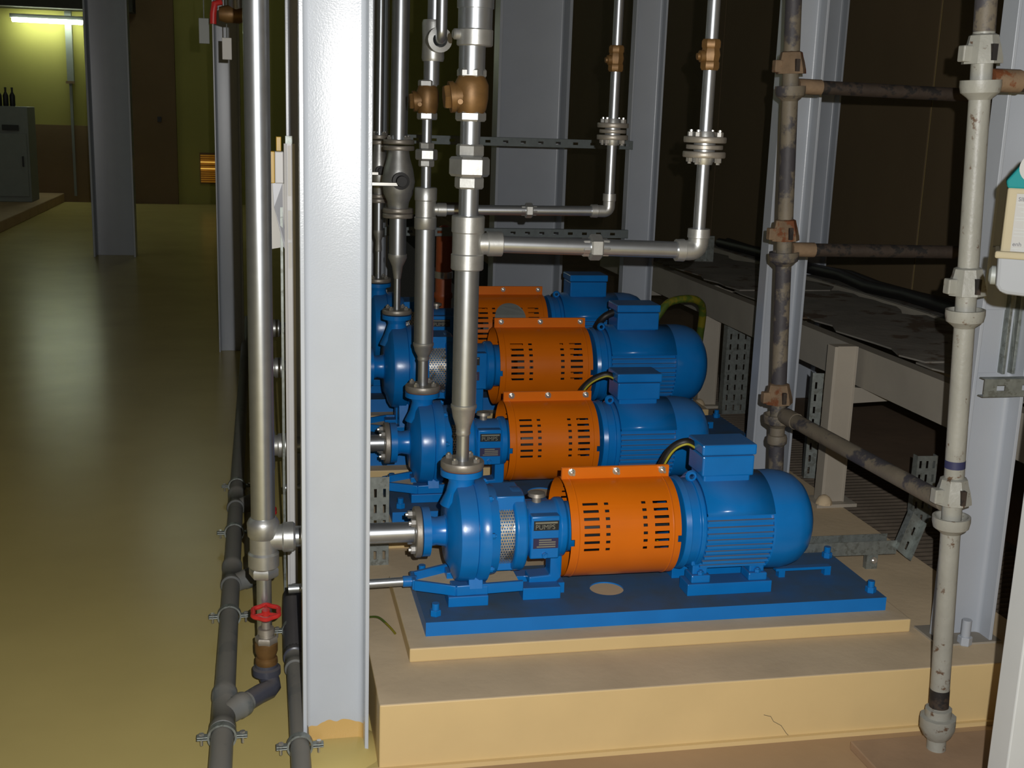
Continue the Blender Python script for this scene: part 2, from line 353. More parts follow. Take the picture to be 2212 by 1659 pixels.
def make_pump(P, label, group='blue centrifugal pump sets on the plinth'):
    y = P['y']; dz = P['dz']; ax = P['ax'] + dz; k = P['k']; zb = P['zb'] + dz; zt = P['zt'] + dz
    x = P['x']; hw = P['hw']
    t = thing('centrifugal_pump', label, 'pump', ((x['b0'] + x['b1']) / 2, y, zb), group)
    # base plate with a round grout hole
    hx, hy, hr = x['hole'], y - 0.017, 0.050
    n = 48; b = MB(); X0, X1, Y0, Y1 = x['b0'], x['b1'], y - hw, y + hw
    cor = [(X1, Y1), (X0, Y1), (X0, Y0), (X1, Y0)]
    angs = sorted(set([2 * math.pi * i / n for i in range(n)] + [math.atan2(cy - hy, cx - hx) % (2 * math.pi) for cx, cy in cor]))
    ring = []; outer = []
    for a in angs:
        c, s_ = math.cos(a), math.sin(a); ring.append((hx + hr * c, hy + hr * s_))
        ts = []
        if c > 1e-9: ts.append((X1 - hx) / c)
        if c < -1e-9: ts.append((X0 - hx) / c)
        if s_ > 1e-9: ts.append((Y1 - hy) / s_)
        if s_ < -1e-9: ts.append((Y0 - hy) / s_)
        m_ = min(ts); outer.append((hx + m_ * c, hy + m_ * s_))
    q = len(angs); vs = [(p[0], p[1], z) for z in (zb, zt) for p in ring] + [(p[0], p[1], z) for z in (zb, zt) for p in outer]
    fs = []
    for i in range(q):
        j = (i + 1) % q
        fs += [(i, j, q + j, q + i), (2 * q + j, 2 * q + i, 3 * q + i, 3 * q + j), (q + i, q + j, 3 * q + j, 3 * q + i), (j, i, 2 * q + i, 2 * q + j)]
    b.add(vs, fs); b.build('base_plate', 'blue_plate', t, smooth=False)
    b = MB(); b.cyl((hx, hy, zb), (hx, hy, zt - .004), hr * .995, n=40); b.build('grout_fill', 'concrete_dust', t)
    for bx in (X0 + 0.032, X1 - 0.028):
        for by in (Y0 + 0.045, Y1 - 0.045):
            inst('foundation_bolt', 'fbolt', t, (bx, by, zt), mats='blue_paint', maker=lambda b: (b.hexa((0, 0, 0), (0, 0, .018), .016), b.cyl((0, 0, .018), (0, 0, .036), .0105, n=12)))
    xv0, xv1, xv2 = x['v']
    rv = P['rv']
    # drip rim: a pointed frame of flat bars under the casing
    zr0 = zt + 0.030 * k; zr1 = zr0 + 0.030
    T = (x['b0'] - 0.012, y); A1 = (xv0 + 0.01, y - 0.084 * k); B1 = (x['be0'] + 0.003, y - 0.070 * k); A2 = (A1[0], y + 0.084 * k); B2 = (B1[0], y + 0.070 * k)
    b = MB()
    pts = [B1, A1, (T[0], y - 0.03), (T[0], y + 0.03), A2, B2]
    for p0, p1 in zip(pts[:-1], pts[1:]):
        d = Vector((p1[0] - p0[0], p1[1] - p0[1], 0)); nrm = Vector((-d.y, d.x, 0)).normalized() * 0.006
        q0 = Vector((*p0, 0)); q1 = Vector((*p1, 0))
        b.add([q0 - nrm + Vector((0, 0, zr0)), q1 - nrm + Vector((0, 0, zr0)), q1 + nrm + Vector((0, 0, zr0)), q0 + nrm + Vector((0, 0, zr0)),
               q0 - nrm + Vector((0, 0, zr1)), q1 - nrm + Vector((0, 0, zr1)), q1 + nrm + Vector((0, 0, zr1)), q0 + nrm + Vector((0, 0, zr1))],
              [(0, 3, 2, 1), (4, 5, 6, 7), (0, 1, 5, 4), (1, 2, 6, 5), (2, 3, 7, 6), (3, 0, 4, 7)])
    b.cyl((T[0] - 0.03, y, (zr0 + zr1) / 2), (T[0] + 0.01, y, (zr0 + zr1) / 2), 0.016, n=14)
    b.build('drip_rim', 'blue_paint', t, bevel=0.002)
    b = MB(); b.prism([pts[2], A1, B1, B2, A2, pts[3]], zr0, zr0 + 0.006); o = b.build('drip_pan', 'concrete_dust', t, smooth=False)
    # packing blocks on the plate
    for (bx0, bx1, bo, bw) in ((xv0 - 0.013, xv0 + 0.100, .062, .033), (x['be0'] + 0.004, x['be0'] + 0.114, .046, .026)):
        for sgn in (-1, 1):
            b = MB(); yy = y + sgn * bo * k; b.box(bx0, bx1, yy - bw, yy + bw, zt, zr0 + (.006 if bo < .05 else 0)); b.build('packing_block', 'blue_paint', t, smooth=False, bevel=0.002)
    # casing: volute, cover ring
    b = MB(); w = xv1 - xv0
    b.lathe((xv0, y, ax), (1, 0, 0), [(-.012, rv * .60), (0, rv * .72), (0.006, rv * .86), (w * .22, rv * .965), (w * .4, rv * .985), (w * .95, rv * .985), (w, rv * .95)], 44)
    b.build('volute_casing', 'blue_paint', t)
    b = MB(); w2 = xv2 - xv1
    b.lathe((xv1, y, ax), (1, 0, 0), [(-0.004, rv * .93), (w2 * .18, rv * 1.0), (w2 * .55, rv * 1.0), (w2 * .6, rv * .9), (w2, rv * .86)], 40)
    co = b.build('casing_cover', 'blue_paint', t)
    for i in range(8):
        a = 2 * math.pi * i / 8 + .2
        inst('cover_bolt', 'cvbolt%g' % k, co, (xv1 + w2 * .55, y - rv * .94 * math.cos(a), ax + rv * .94 * math.sin(a)), zto((1, 0, 0)), mats='blue_paint', maker=bolt_m(.009 * k, .009))
    # feet of the casing
    for sgn in (-1, 1):
        b = MB(); yy = y + sgn * 0.056 * k
        b.prism([(yy - 0.035, zr1 - 0.012), (yy + 0.035, zr1 - 0.012), (yy + 0.018 - sgn * .012, ax - rv * .45), (yy - 0.018 - sgn * .012, ax - rv * .45)], xv0 + 0.045, xv0 + 0.085, ax='x')
        b.box(xv0 + 0.0, xv0 + 0.10, yy - 0.030, yy + 0.026, zr0, zr1 - .006); b.build('casing_foot', 'blue_paint', t, smooth=False, bevel=0.002)
    # discharge nozzle and flange
    xd = x['d']; zd = P['zd'] + dz; b = MB()
    b.lathe((xd, y, ax + rv * .55), (0, 0, 1), [(0, .060 * k), ((zd - ax - rv * .55) * .35, .043 * k), ((zd - ax - rv * .55) - .035, .036), ((zd - ax - rv * .55) - .018, .043), ((zd - ax - rv * .55) - .017, .060), (zd - ax - rv * .55, .060)], 28)
    b.build('discharge_nozzle', 'blue_paint', t)
    # suction nozzle and flange
    xs_ = x['s']; rs_ = P['rs']; b = MB(); ln = xv0 + .01 - xs_
    b.lathe((xs_, y, ax), (1, 0, 0), [(0, rs_), (.022, rs_), (.023, rs_ * .62), (ln * .45, rs_ * .56), (ln * .72, rs_ * .62), (ln * .86, rs_ * .86), (ln, rs_ * .92)], 32)
    b.build('suction_nozzle', 'blue_paint', t)
    # lantern with perforated screen
    b = MB(); e0 = xv2 - .004; e1 = x['be0']
    b.lathe((e0, y, ax), (1, 0, 0), [(0, rv * .48), (e1 - e0, rv * .48)], 24)
    b.lathe((e1 - .032, y, ax), (1, 0, 0), [(0, rv * .78), (.006, rv * .82), (.032, rv * .82), (.038, rv * .78)], 32)
    b.box(e0, e1, y - rv * .45, y + rv * .45, ax + rv * .50, ax + rv * .80); b.box(e0, e1, y - rv * .4, y + rv * .4, ax - rv * .72, ax - rv * .5)
    b.build('lantern', 'blue_paint', t, bevel=0.003)
    b = MB(); na = int(22 * k); nx = 7; xa = e0 + .004; xb = e1 - .026; an = [R_(-58 + 108 * i / (2 * na)) for i in range(2 * na + 1)]
    xs2 = [xa + (xb - xa) * i / (2 * nx) for i in range(2 * nx + 1)]
    def hole(xm, am):
        i = int((am - R_(-58)) / R_(108) * 2 * na); j = int((xm - xa) / (xb - xa) * 2 * nx)
        return i % 2 == 1 and (j + (i // 2 % 2)) % 2 == 1
    shell(b, xa, xb, ax, y, rv * .70, xs2, an, hole)
    b.build('screen', 'mesh_steel', t)
    # bearing housing with name plates, filler cap and support foot
    x0, x1 = x['be0'], x['g0'] + 0.05; rb = P['rb']; b = MB(); h = x1 - x0
    b.lathe((x0, y, ax), (1, 0, 0), [(0, rb * 1.02), (.012, rb * 1.04), (.018, rb * .94), (h * .60, rb * .94), (h * .62, rb * 1.03), (h * .74, rb * 1.03), (h * .76, rb * .88), (h, rb * .86)], 32)
    b.box(x0 + .018, x0 + h * .6, y - rb * .97, y + rb * .97, ax - rb * .8, ax + rb * .72)
    bh = b.build('bearing_housing', 'blue_paint', t, bevel=0.004)
    b = MB(); b.lathe((x0 + .05 * k, y, ax + rb * .85), (0, 0, 1), [(0, .014), (.022, .013), (.024, .026), (.034, .024), (.038, .008)], 16); b.build('filler_cap', 'flange_steel', bh)
    yp = y - rb * .97
    for (pz0, pz1, nm) in ((ax + rb * .22, ax + rb * .56, 'PUMPS'), (ax - rb * .42, ax - rb * .06, 'rows')):
        b = MB(); b.box(x0 + .026, x0 + .026 + .072 * k, yp - .0015, yp + .001, pz0, pz1)
        if nm == 'PUMPS':
            pn = b.build('name_plate', 'plate_black', bh, smooth=False); pn['label'] = 'black name plate with pale lettering'
            text('plate_lettering', 'PUMPS', .0195 * k, Matrix.Translation((x0 + .030, yp - .002, pz0 + .004)) @ FRONT, 'plate_text', bh)
            c = MB(); c.box(x0 + .030, x0 + .022 + .072 * k, yp - .0022, yp - .001, pz1 - .008, pz1 - .003); c.build('plate_rule', 'plate_text', bh, smooth=False)
        else:
            pn = b.build('rating_plate', 'ink_violet', bh, smooth=False); pn['label'] = 'violet rating plate with pale lines'
            hgt = pz1 - pz0
            for r_ in range(4):
                c = MB(); c.box(x0 + .026 + (.016 if r_ > 0 else .010) * k, x0 + .026 + (.052 if r_ == 3 else .064) * k, yp - .0022, yp - .001, pz0 + hgt * (.12 + .22 * r_), pz0 + hgt * (.12 + .22 * r_) + hgt * .12)
                c.build('plate_line', 'plate_text', bh, smooth=False)
    inst('drain_plug', 'dplug', bh, (x0 + .06 * k, yp, ax - rb * .66), zto((0, -1, 0)), mats='blue_paint', maker=bolt_m(.009, .008))
    b = MB(); fx = x0 + .105 * k; b.prism([(fx - .014, ax - rb * .7), (fx + .02, ax - rb * .7), (fx + .02, zt + .048 * k), (fx + .004, zt + .030 * k), (fx - .075, zt + .030 * k), (fx - .075, zt + .052 * k), (fx - .014, zt + .056 * k)], y - .03, y + .03, ax='y'); b.build('support_foot', 'blue_paint', t, smooth=False, bevel=0.004)
    b = MB(); b.box(fx - .07, fx + .03, y - .03, y + .03, zt, zt + .031 * k); b.build('support_block', 'blue_paint', t, smooth=False)
    # coupling and its orange guard
    g0, g1, Rg = x['g0'], x['g1'], P['Rg']; b = MB()
    b.cyl((g0 - .02, y, ax), (x['m0'] + .02, y, ax), .024, n=18); b.lathe(((g0 + g1) / 2 - .06, y, ax), (1, 0, 0), [(-.05, .06), (-.045, .075), (.01, .078), (.011, .095), (.074, .095), (.075, .078), (.165, .075), (.17, .06)], 24)
    b.build('shaft_coupling', 'plate_black', t)
    L_ = g1 - g0; f = lambda u: g0 + L_ * u
    slots = [(f(.115), f(.255)), (f(.31), f(.35)), (f(.65), f(.69)), (f(.755), f(.89))]
    nat = [R_(-9 + 8.8 * i) for i in range(7)]; hh = R_(1.7)
    cuts = sorted({R_(a) for a in range(-90, 271, 6)} | {a + s_ * hh for a in nat for s_ in (-1, 1)} | {math.pi - a + s_ * hh for a in nat for s_ in (-1, 1)} | {R_(-4), R_(4)})
    xc = sorted({g0, g0 + .010, g0 + .034, g1 - .034, g1 - .010, g1} | {u for s_ in slots for u in s_} | {f(.5)})
    def gh(xm, am):
        fr = am if am < math.pi / 2 else math.pi - am
        if (xm < g0 + .010 or xm > g1 - .010) and abs(am) < R_(4): return True
        return any(s0 < xm < s1 for s0, s1 in slots) and any(abs(fr - a) < hh for a in nat)
    b = MB(); shell(b, g0, g1, ax, y, Rg, xc, cuts, gh); shell(b, g0, g1, ax, y, Rg - .0022, xc, cuts, gh)
    g = b.build('coupling_guard', 'orange_paint', t); g['label'] = 'orange slotted coupling guard'
    zf = P['gf'] + dz; b = MB(); b.box(g0, g1, y - .006, y - .001, ax + Rg * .985, zf); b.box(g0, g1, y + .001, y + .006, ax + Rg * .985, zf); b.build('clamp_flange', 'orange_paint', g, smooth=False, bevel=0.001)
    for gx in (g0 + .022, g1 - .022):
        b = MB(); b.lathe((gx - .003, y, ax), (1, 0, 0), [(0, Rg + .0002), (.003, Rg + .0018), (.006, Rg + .0002)], 60, cap=False); b.build('bead', 'orange_paint', g)
    for gx in (g0 + .028, (g0 + g1) / 2, g1 - .022):
        inst('guard_bolt', 'gbolt', g, (gx, y - .006, (ax + Rg + zf) / 2 + .004), zto((0, -1, 0.0)), mats='bolt_zinc', maker=lambda b: (b.cyl((0, 0, 0), (0, 0, .003), .011, n=14), b.hexa((0, 0, .003), (0, 0, .010), .0085), b.cyl((0, 0, .01), (0, 0, .026), .0045, n=10)))
    if P.get('sticker'):
        b = MB(); vs = []; na_ = 14
        for i in range(na_ + 1):
            aa = math.pi * i / na_; dx = .075 * math.cos(aa); da = R_(30) * math.sin(aa)
            vs.append(((g0 + g1) / 2 + .01 + dx, y - (Rg + .004) * math.cos(R_(24) + da), ax + (Rg + .004) * math.sin(R_(24) + da)))
        b.add(vs, [tuple(range(na_ + 1))]); st = b.build('sticker', 'cabinet_grey', g, smooth=False, solid=0.001); st['label'] = 'pale half round sticker'
    # motor
    m0, m1, m2, rm = x['m0'], x['m1'], x['m2'], P['rm']; b = MB()
    b.lathe((m0, y, ax), (1, 0, 0), [(0, rm * .75), (.004, rm * .93), (.022, rm * .96), (.024, rm * .90), (.05, rm * .90), (.052, rm * .95), (.064, rm * .95), (.066, rm * .935), (m1 - m0, rm * .935)], 44)
    mo = b.build('motor', 'blue_paint', t, bevel=0.004); mo['label'] = 'blue finned electric motor'
    cb = MB(); ang_ = [R_(a) for a in range(24, 157, 6)]
    cb.add([(xx, y - rm * .99 * math.cos(a), ax + rm * .99 * math.sin(a)) for xx in (m0 + .066, m1) for a in ang_], [(i, i + 1, len(ang_) + i + 1, len(ang_) + i) for i in range(len(ang_) - 1)])
    cb.build('upper_shell', 'blue_paint', mo, solid=0.012)
    nf = P['nf']
    for i in range(nf):
        zz = ax - rm * .74 + i * (rm * 1.16) / (nf - 1); yl = math.sqrt(max(1e-4, (rm * 1.005) ** 2 - (zz - ax) ** 2))
        inst('fin', 'fin%g' % k, mo, ((m0 + m1) / 2 + .033, y, zz), scale=(1, yl, 1), mats='blue_fin', maker=lambda b, w_=(m1 - m0 - .066) / 2: b.box(-w_, w_, -1, 1, -.0036, .0036))
    b = MB(); q = m2 - m1
    b.lathe((m1 - .004, y, ax), (1, 0, 0), [(0, rm * 1.0), (.004, rm * 1.025), (q * .30, rm * 1.03), (q * .52, rm * 1.0), (q * .70, rm * .93), (q * .84, rm * .80), (q * .94, rm * .62), (q * 1.0, rm * .36), (q * 1.01, rm * .05)], 44)
    b.build('fan_cover', 'blue_paint', mo)
    t0, t1, tz0, tz1 = x['t0'], x['t1'], P['tz0'] + dz, P['tz1'] + dz; th = .062 * k
    b = MB(); b.box(t0 + .012, t1 - .012, y - th * .85, y + th * .85, ax + rm * .8, tz0 + .01); b.box(t0 + .004, t1 - .004, y - th * .95, y + th * .95, tz0, tz1 - .034); b.box(t0, t1, y - th, y + th, tz1 - .032, tz1)
    b.build('terminal_box', 'blue_paint', mo, smooth=False, bevel=0.005)
    inst('eye_bolt', 'eye%g' % k, mo, (m0 + .05, y - .02, ax + rm * .93), mats='blue_paint', maker=lambda b: b.lathe((0, 0, .012), (0, 1, 0), [(-.006, .014), (0, .018), (.006, .014), (.0061, .008), (-.0061, .008), (-.006, .014)], 14, cap=False))
    # motor feet and the rail they stand on
    fy = rm * .48
    for sgn in (-1, 1):
        b = MB(); yy = y + sgn * fy; b.box(t0 - .034, t1 + .060, yy - .036, yy + .036, zt, zt + .036 * k); b.build('motor_rail', 'blue_paint', t, smooth=False, bevel=0.002)
        b = MB(); b.box(t0 - .022, t1 + .046, yy - .022, yy + .022, zt + .086 * k, ax - rm * .55)
        for fx0 in (t0 - .022, t1 - .012):
            b.box(fx0, fx0 + .058, yy - .030, yy + .030, zt + .036 * k, zt + .060 * k); b.box(fx0 + .006, fx0 + .052, yy - .018, yy + .022, zt + .058 * k, zt + .095 * k)
        b.build('motor_foot', 'blue_paint', mo, smooth=False, bevel=0.004)
        for fx0 in (t0 + .007, t1 + .017):
            inst('foot_bolt', 'footb', mo, (fx0, yy - .022, zt + .060 * k), mats='blue_paint', maker=bolt_m(.011, .010))
    b = MB(); b.box(t1 + .12, min(t1 + .30, X1 - .06), y + .0, y + .022, zt + .02, zt + .028); b.box(t1 + .13, t1 + .15, y, y + .022, zt, zt + .02); b.box(min(t1 + .28, X1 - .08), min(t1 + .30, X1 - .06), y, y + .022, zt, zt + .02); b.build('jacking_bar', 'blue_paint', t, smooth=False)
    return t
PA = dict(y=3.15, dz=0.0, ax=.452, k=1.0, zb=.22, zt=.26, hw=.187, rv=.146, rb=.083, Rg=.143, rm=.143, rs=.070, zd=.634, gf=.628, tz0=.605, tz1=.700, nf=10,
          x=dict(b0=.42, b1=1.778, hole=.975, v=(.508, .572, .632), be0=.708, d=.540, s=.428, g0=.828, g1=1.148, m0=1.162, m1=1.432, m2=1.588, t0=1.226, t1=1.392))
PA2 = dict(PA, y=4.0, dz=.022)
PB = dict(y=4.8, dz=0.0, ax=.575, k=1.16, zb=.22, zt=.28, hw=.23, rv=.172, rb=.10, Rg=.163, rm=.166, rs=.080, zd=.792, gf=.777, tz0=.735, tz1=.842, nf=11,
          x=dict(b0=.40, b1=2.06, hole=1.15, v=(.497, .575, .655), be0=.76, d=.538, s=.418, g0=.945, g1=1.335, m0=1.352, m1=1.70, m2=1.872, t0=1.455, t1=1.645))
PB2 = dict(PB, y=5.6, dz=.018, sticker=True)
pad(.368, 1.822, 2.893, 3.41, .22, 'yellow sided concrete pad under the nearest blue pump')
pad(.368, 1.822, 3.74, 4.26, .242, 'concrete pad under the second blue pump')
pad(.35, 2.12, 4.50, 5.10, .22, 'concrete pad under the third blue pump')
pad(.35, 2.12, 5.30, 5.90, .238, 'concrete pad under the fourth blue pump')
make_pump(PA, 'nearest blue centrifugal pump and motor with bright orange coupling guard, whole base plate in view')
make_pump(PA2, 'second blue pump from the front, its orange guard just behind the nearest pump')
make_pump(PB, 'third blue pump from the front with a larger motor and big orange guard')
make_pump(PB2, 'fourth blue pump from the front, its orange guard bearing a pale half round sticker')
t = thing('red_standpipe', 'red brown upright pipe with a bright clamp ring, glimpsed between the two near risers', 'pipe', (.94, 6.2, .18))
b = MB(); b.lathe((.94, 6.2, .18), (0, 0, 1), [(0, .055), (.02, .055), (.021, .043), (.46, .043), (.47, .050), (.49, .050), (.50, .043), (.80, .043), (.84, .03), (.85, .015)], 22); b.build('pipe', 'red_brown', t)
b = MB(); b.lathe((.94, 6.2, .750), (0, 0, 1), [(0, .044), (.002, .047), (.036, .047), (.038, .044)], 22); b.build('clamp_ring', 'bolt_zinc', t)

# ------------------------------------------------------------------ pipework
def flange_disc(name, parent, c, d, r, t, mats='flange_steel'):
    d = Vector(d).normalized(); b = MB(); b.lathe(c, d, [(0, r * .97), (t * .15, r), (t * .85, r), (t, r * .97)], 32)
    return b.build(name, mats, parent)
def elbow_path(p, d0, d1, r, n=8):
    """quarter bend whose corner is p, coming in along d0 and leaving along d1"""
    p = Vector(p); d0 = Vector(d0); d1 = Vector(d1); c = p - d0 * r + d1 * r
    return [c - d1 * r * math.cos(a) + d0 * r * math.sin(a) for a in [math.pi / 2 * i / n for i in range(n + 1)]]
def union_nut(parent, c, d, r, lab='union'):
    d = Vector(d).normalized(); c = Vector(c); b = MB()
    b.hexa(c - d * r * 1.05, c - d * r * .45, r * .72, .2); b.hexa(c - d * r * .45, c + d * r * .5, r, .5); b.hexa(c + d * r * .5, c + d * r * 1.1, r * .70, .1)
    return b.build('union_coupling', 'fitting_steel', parent, smooth=False)
def bronze_check(parent, x, y, z0, z1, r, k=1.0):
    b = MB(); h = z1 - z0; zc = (z0 + z1) / 2
    b.lathe((x, y, z0 + h * .14), (0, 0, 1), [(0, r * .95), (h * .10, r * 1.12), (h * .3, r * 1.25), (h * .56, r * 1.25), (h * .66, r * 1.08), (h * .72, r * .95)], 28)
    b.lathe((x, y, zc), (-1, 0, -0.12), [(0, r * 1.0), (r * 1.25, r * 1.0), (r * 1.26, r * 1.12), (r * 1.6, r * 1.12)], 24)
    v = b.build('check_valve', 'bronze', parent); v['label'] = 'bronze check valve body'
    b = MB(); b.hexa((x - r * 1.5, y, zc - r * .16), (x - r * 2.0, y, zc - r * .2), r * .92); b.build('bonnet_cap', 'bronze', v)
    b = MB(); b.lathe((x - r * .9, y - r * .8, zc - r * .5), (-.2, -1, 0), [(0, .008), (.012, .007)], 10); b.build('drain_plug', 'bronze', v)
    b = MB(); b.hexa((x, y, z0), (x, y, z0 + h * .19), r * 1.12, .3); b.build('hex_end', 'fitting_steel', v, smooth=False)
    b = MB(); b.hexa((x, y, z1 - h * .17), (x, y, z1), r * 1.08, .2); b.build('hex_end', 'fitting_steel', v, smooth=False)
    return v
def tee(parent, x, y, z0, z1, zb, r, rb, xb, nm='tee'):
    b = MB(); h = z1 - z0
    b.lathe((x, y, z0), (0, 0, 1), [(0, r * .98), (h * .02, r * 1.04), (h * .28, r * 1.04), (h * .30, r * .97), (h * .68, r * .97), (h * .70, r * 1.04), (h * .98, r * 1.04), (h, r * .98)], 32)
    d = 1 if xb > x else -1
    b.lathe((x, y, zb), (d, 0, 0), [(0, rb * .9), (abs(xb - x) * .55, rb * .95), (abs(xb - x) * .58, rb * 1.08), (abs(xb - x) * .98, rb * 1.08), (abs(xb - x), rb * 1.0)], 28)
    return b.build(nm, 'fitting_steel', parent)
def flange_pair(parent, x, y, z, r, key):
    for dzz in (-.026, -.004, .014):
        flange_disc('flange', parent, (x, y, z + dzz), (0, 0, 1), r if dzz != -.004 else r * .86, .016 if dzz != -.004 else .012)
    b = MB(); b.lathe((x, y, z - .045), (0, 0, 1), [(0, r * .4), (.018, r * .5), (.07, r * .5), (.09, r * .4)], 20); b.build('flange_neck', 'fitting_steel', parent)
    flange_bolts(parent, (x, y, z + .030), (0, 0, 1), r * .74, 4, key, r=.010, h=.013, ph=.75, both=.056)
# riser of the nearest pump
X = .541
def riser_a(y, dz, label, near):
    g = 'discharge risers'
    t = thing('discharge_riser', label, 'pipework', (X, y, .634 + dz), g)
    flange_disc('gasket', t, (X, y, .634 + dz), (0, 0, 1), .057, .004, 'gasket_red')
    flange_disc('flange', t, (X, y, .638 + dz), (0, 0, 1), .061, .020)
    flange_bolts(t, (X, y, .658 + dz), (0, 0, 1), .044, 4, 'fb_s', ph=.9)
    z = lambda a: a + dz * (1.55 - a)
    zr0, zr1 = (.737, .812) if near else (.772, .822)
    rp = .0335
    b = MB(); b.cyl((X, y, .655 + dz), (X, y, zr0), .0178); b.build('nipple', 'pipe_steel', t)
    b = MB(); h = zr1 - zr0
    b.lathe((X, y, zr0 - .006), (0, 0, 1), [(0, .0185), (.006, .021), (.012, .0195), (h * .35, .0215), (h * .7, rp * .9), (h, rp), (h + .004, rp * 1.07), (h + .012, rp * 1.07), (h + .014, rp)], 28); b.build('reducer', 'fitting_steel', t)
    zt0, zt1, zb = (1.192, 1.337, 1.262) if near else (1.218, 1.357, 1.284)
    b = MB(); b.cyl((X, y, zr1), (X, y, zt0 + .01), rp); b.build('pipe', 'pipe_steel', t)
    rt = .0425 if near else .036
    tee(t, X, y, zt0, zt1, zb, rt, .031 if near else .021, X + (.094 if near else .07))
    ru = .0265 if near else .0165
    b = MB(); b.cyl((X, y, zt1 - .01), (X, y, 1.60), ru); b.build('pipe', 'pipe_steel', t)
    union_nut(t, (X, y, 1.464), (0, 0, 1), .054 if near else .037)
    zv0, zv1 = (1.582, 1.716) if near else (1.578, 1.705)
    bronze_check(t, X, y, zv0, zv1, .036 if near else .030)
    if near:
        b = MB(); b.cyl((X, y, 1.70), (X, y, 1.79), .0345); b.build('pipe', 'pipe_steel', t)
        b = MB(); b.lathe((X + .006, y, 1.772), (0, 0, 1), [(0, .044), (.003, .047), (.040, .047), (.043, .044)], 32); b.build('collar', 'fitting_steel', t)
        b = MB(); b.lathe((X + .006, y, 1.815), (0, 0, 1), [(0, .0445), (.05, .0445), (.051, .0478), (.12, .0478), (.121, .045), (.9, .045)], 32); b.build('pipe', 'pipe_steel', t)
        b = MB(); b.lathe((X - .036, y - .01, 1.80), (-1, -.2, 0), [(0, .014), (.014, .014), (.018, .010)], 14); b.build('vent_plug', 'fitting_steel', t)
    else:
        b = MB(); b.cyl((X + .012, y, 1.69), (X + .012, y, 1.80), .026); b.cyl((X + .02, y, 1.84), (X + .02, y, 2.5), .024); b.build('pipe', 'pipe_steel', t)
        b = MB(); b.lathe((X + .016, y, 1.765), (0, 0, 1), [(0, .034), (.01, .037), (.06, .035), (.12, .037), (.13, .034)], 26); b.lathe((X + .018, y, 1.83), (.12, -1, 0), [(0, .034), (.05, .034), (.051, .040), (.08, .040), (.081, .024), (.06, .022)], 26, cap=False); b.build('tee', 'fitting_steel', t)
        b = MB(); b.tube([(X + .022, y - .03, 1.83)] + elbow_path((X + .028, y - .105, 1.83), (0, -1, 0), (0, 0, 1), .03) + [(X + .028, y - .105, 2.5)], .0175, 18); b.build('vent_pipe', 'pipe_steel', t)
    # horizontal branch, union, elbow, rising line with flange pair and bronze valve
    xe = 1.193 if near else 1.180; rb = .0232 if near else .0170; ze = 1.250 if near else 1.288
    x0 = X + .06
    b = MB(); b.cyl((x0, y, zb), (xe - .03, y, ze), rb); b.build('branch_pipe', 'pipe_steel', t)
    union_nut(t, (.895, y, zb + (ze - zb) * .54), (1, 0, 0), .036 if near else .026)
    b = MB(); pth = [(xe - .060, y, ze)] + elbow_path((xe, y, ze), (1, 0, 0), (0, 0, 1), rb * 1.0, 8) + [(xe, y, ze + .055)]
    b.tube(pth, rb * 1.22, 20); b.lathe((xe - .064, y, ze), (1, 0, 0), [(0, rb * 1.32), (.022, rb * 1.36), (.024, rb * 1.2)], 24); b.lathe((xe, y, ze + .034), (0, 0, 1), [(0, rb * 1.2), (.002, rb * 1.36), (.026, rb * 1.32)], 24)
    b.build('elbow', 'fitting_steel', t)
    rr = .0172 if near else .0165
    b = MB(); b.cyl((xe, y, ze + .05), (xe, y, 2.6), rr); b.build('rising_pipe', 'pipe_steel', t)
    flange_pair(t, xe, y, 1.531 if near else 1.557, .0585 if near else .0535, 'fb_m')
    zv0, zv1 = (1.737, 1.818) if near else (1.756, 1.842)
    b = MB(); h = zv1 - zv0; b.lathe((xe, y, zv0), (0, 0, 1), [(0, .023), (.006, .027), (h * .25, .027), (h * .3, .0245), (h * .5, .028), (h * .7, .0245), (h * .75, .027), (h - .006, .027), (h, .023)], 8)
    b.lathe((xe - .02, y - .004, zv0 + h * .45), (-1, 0, -.1), [(0, .016), (.012, .016), (.014, .010), (.020, .009)], 14)
    v = b.build('ball_valve', 'bronze', t); v['label'] = 'small bronze valve on the rising line'
    return t
riser_a(3.15, 0.0, 'nearest steel discharge riser with large bronze check valve and branch to the right', True)
riser_a(4.0, 0.022, 'second steel discharge riser with smaller bronze check valve and thin branch', False)
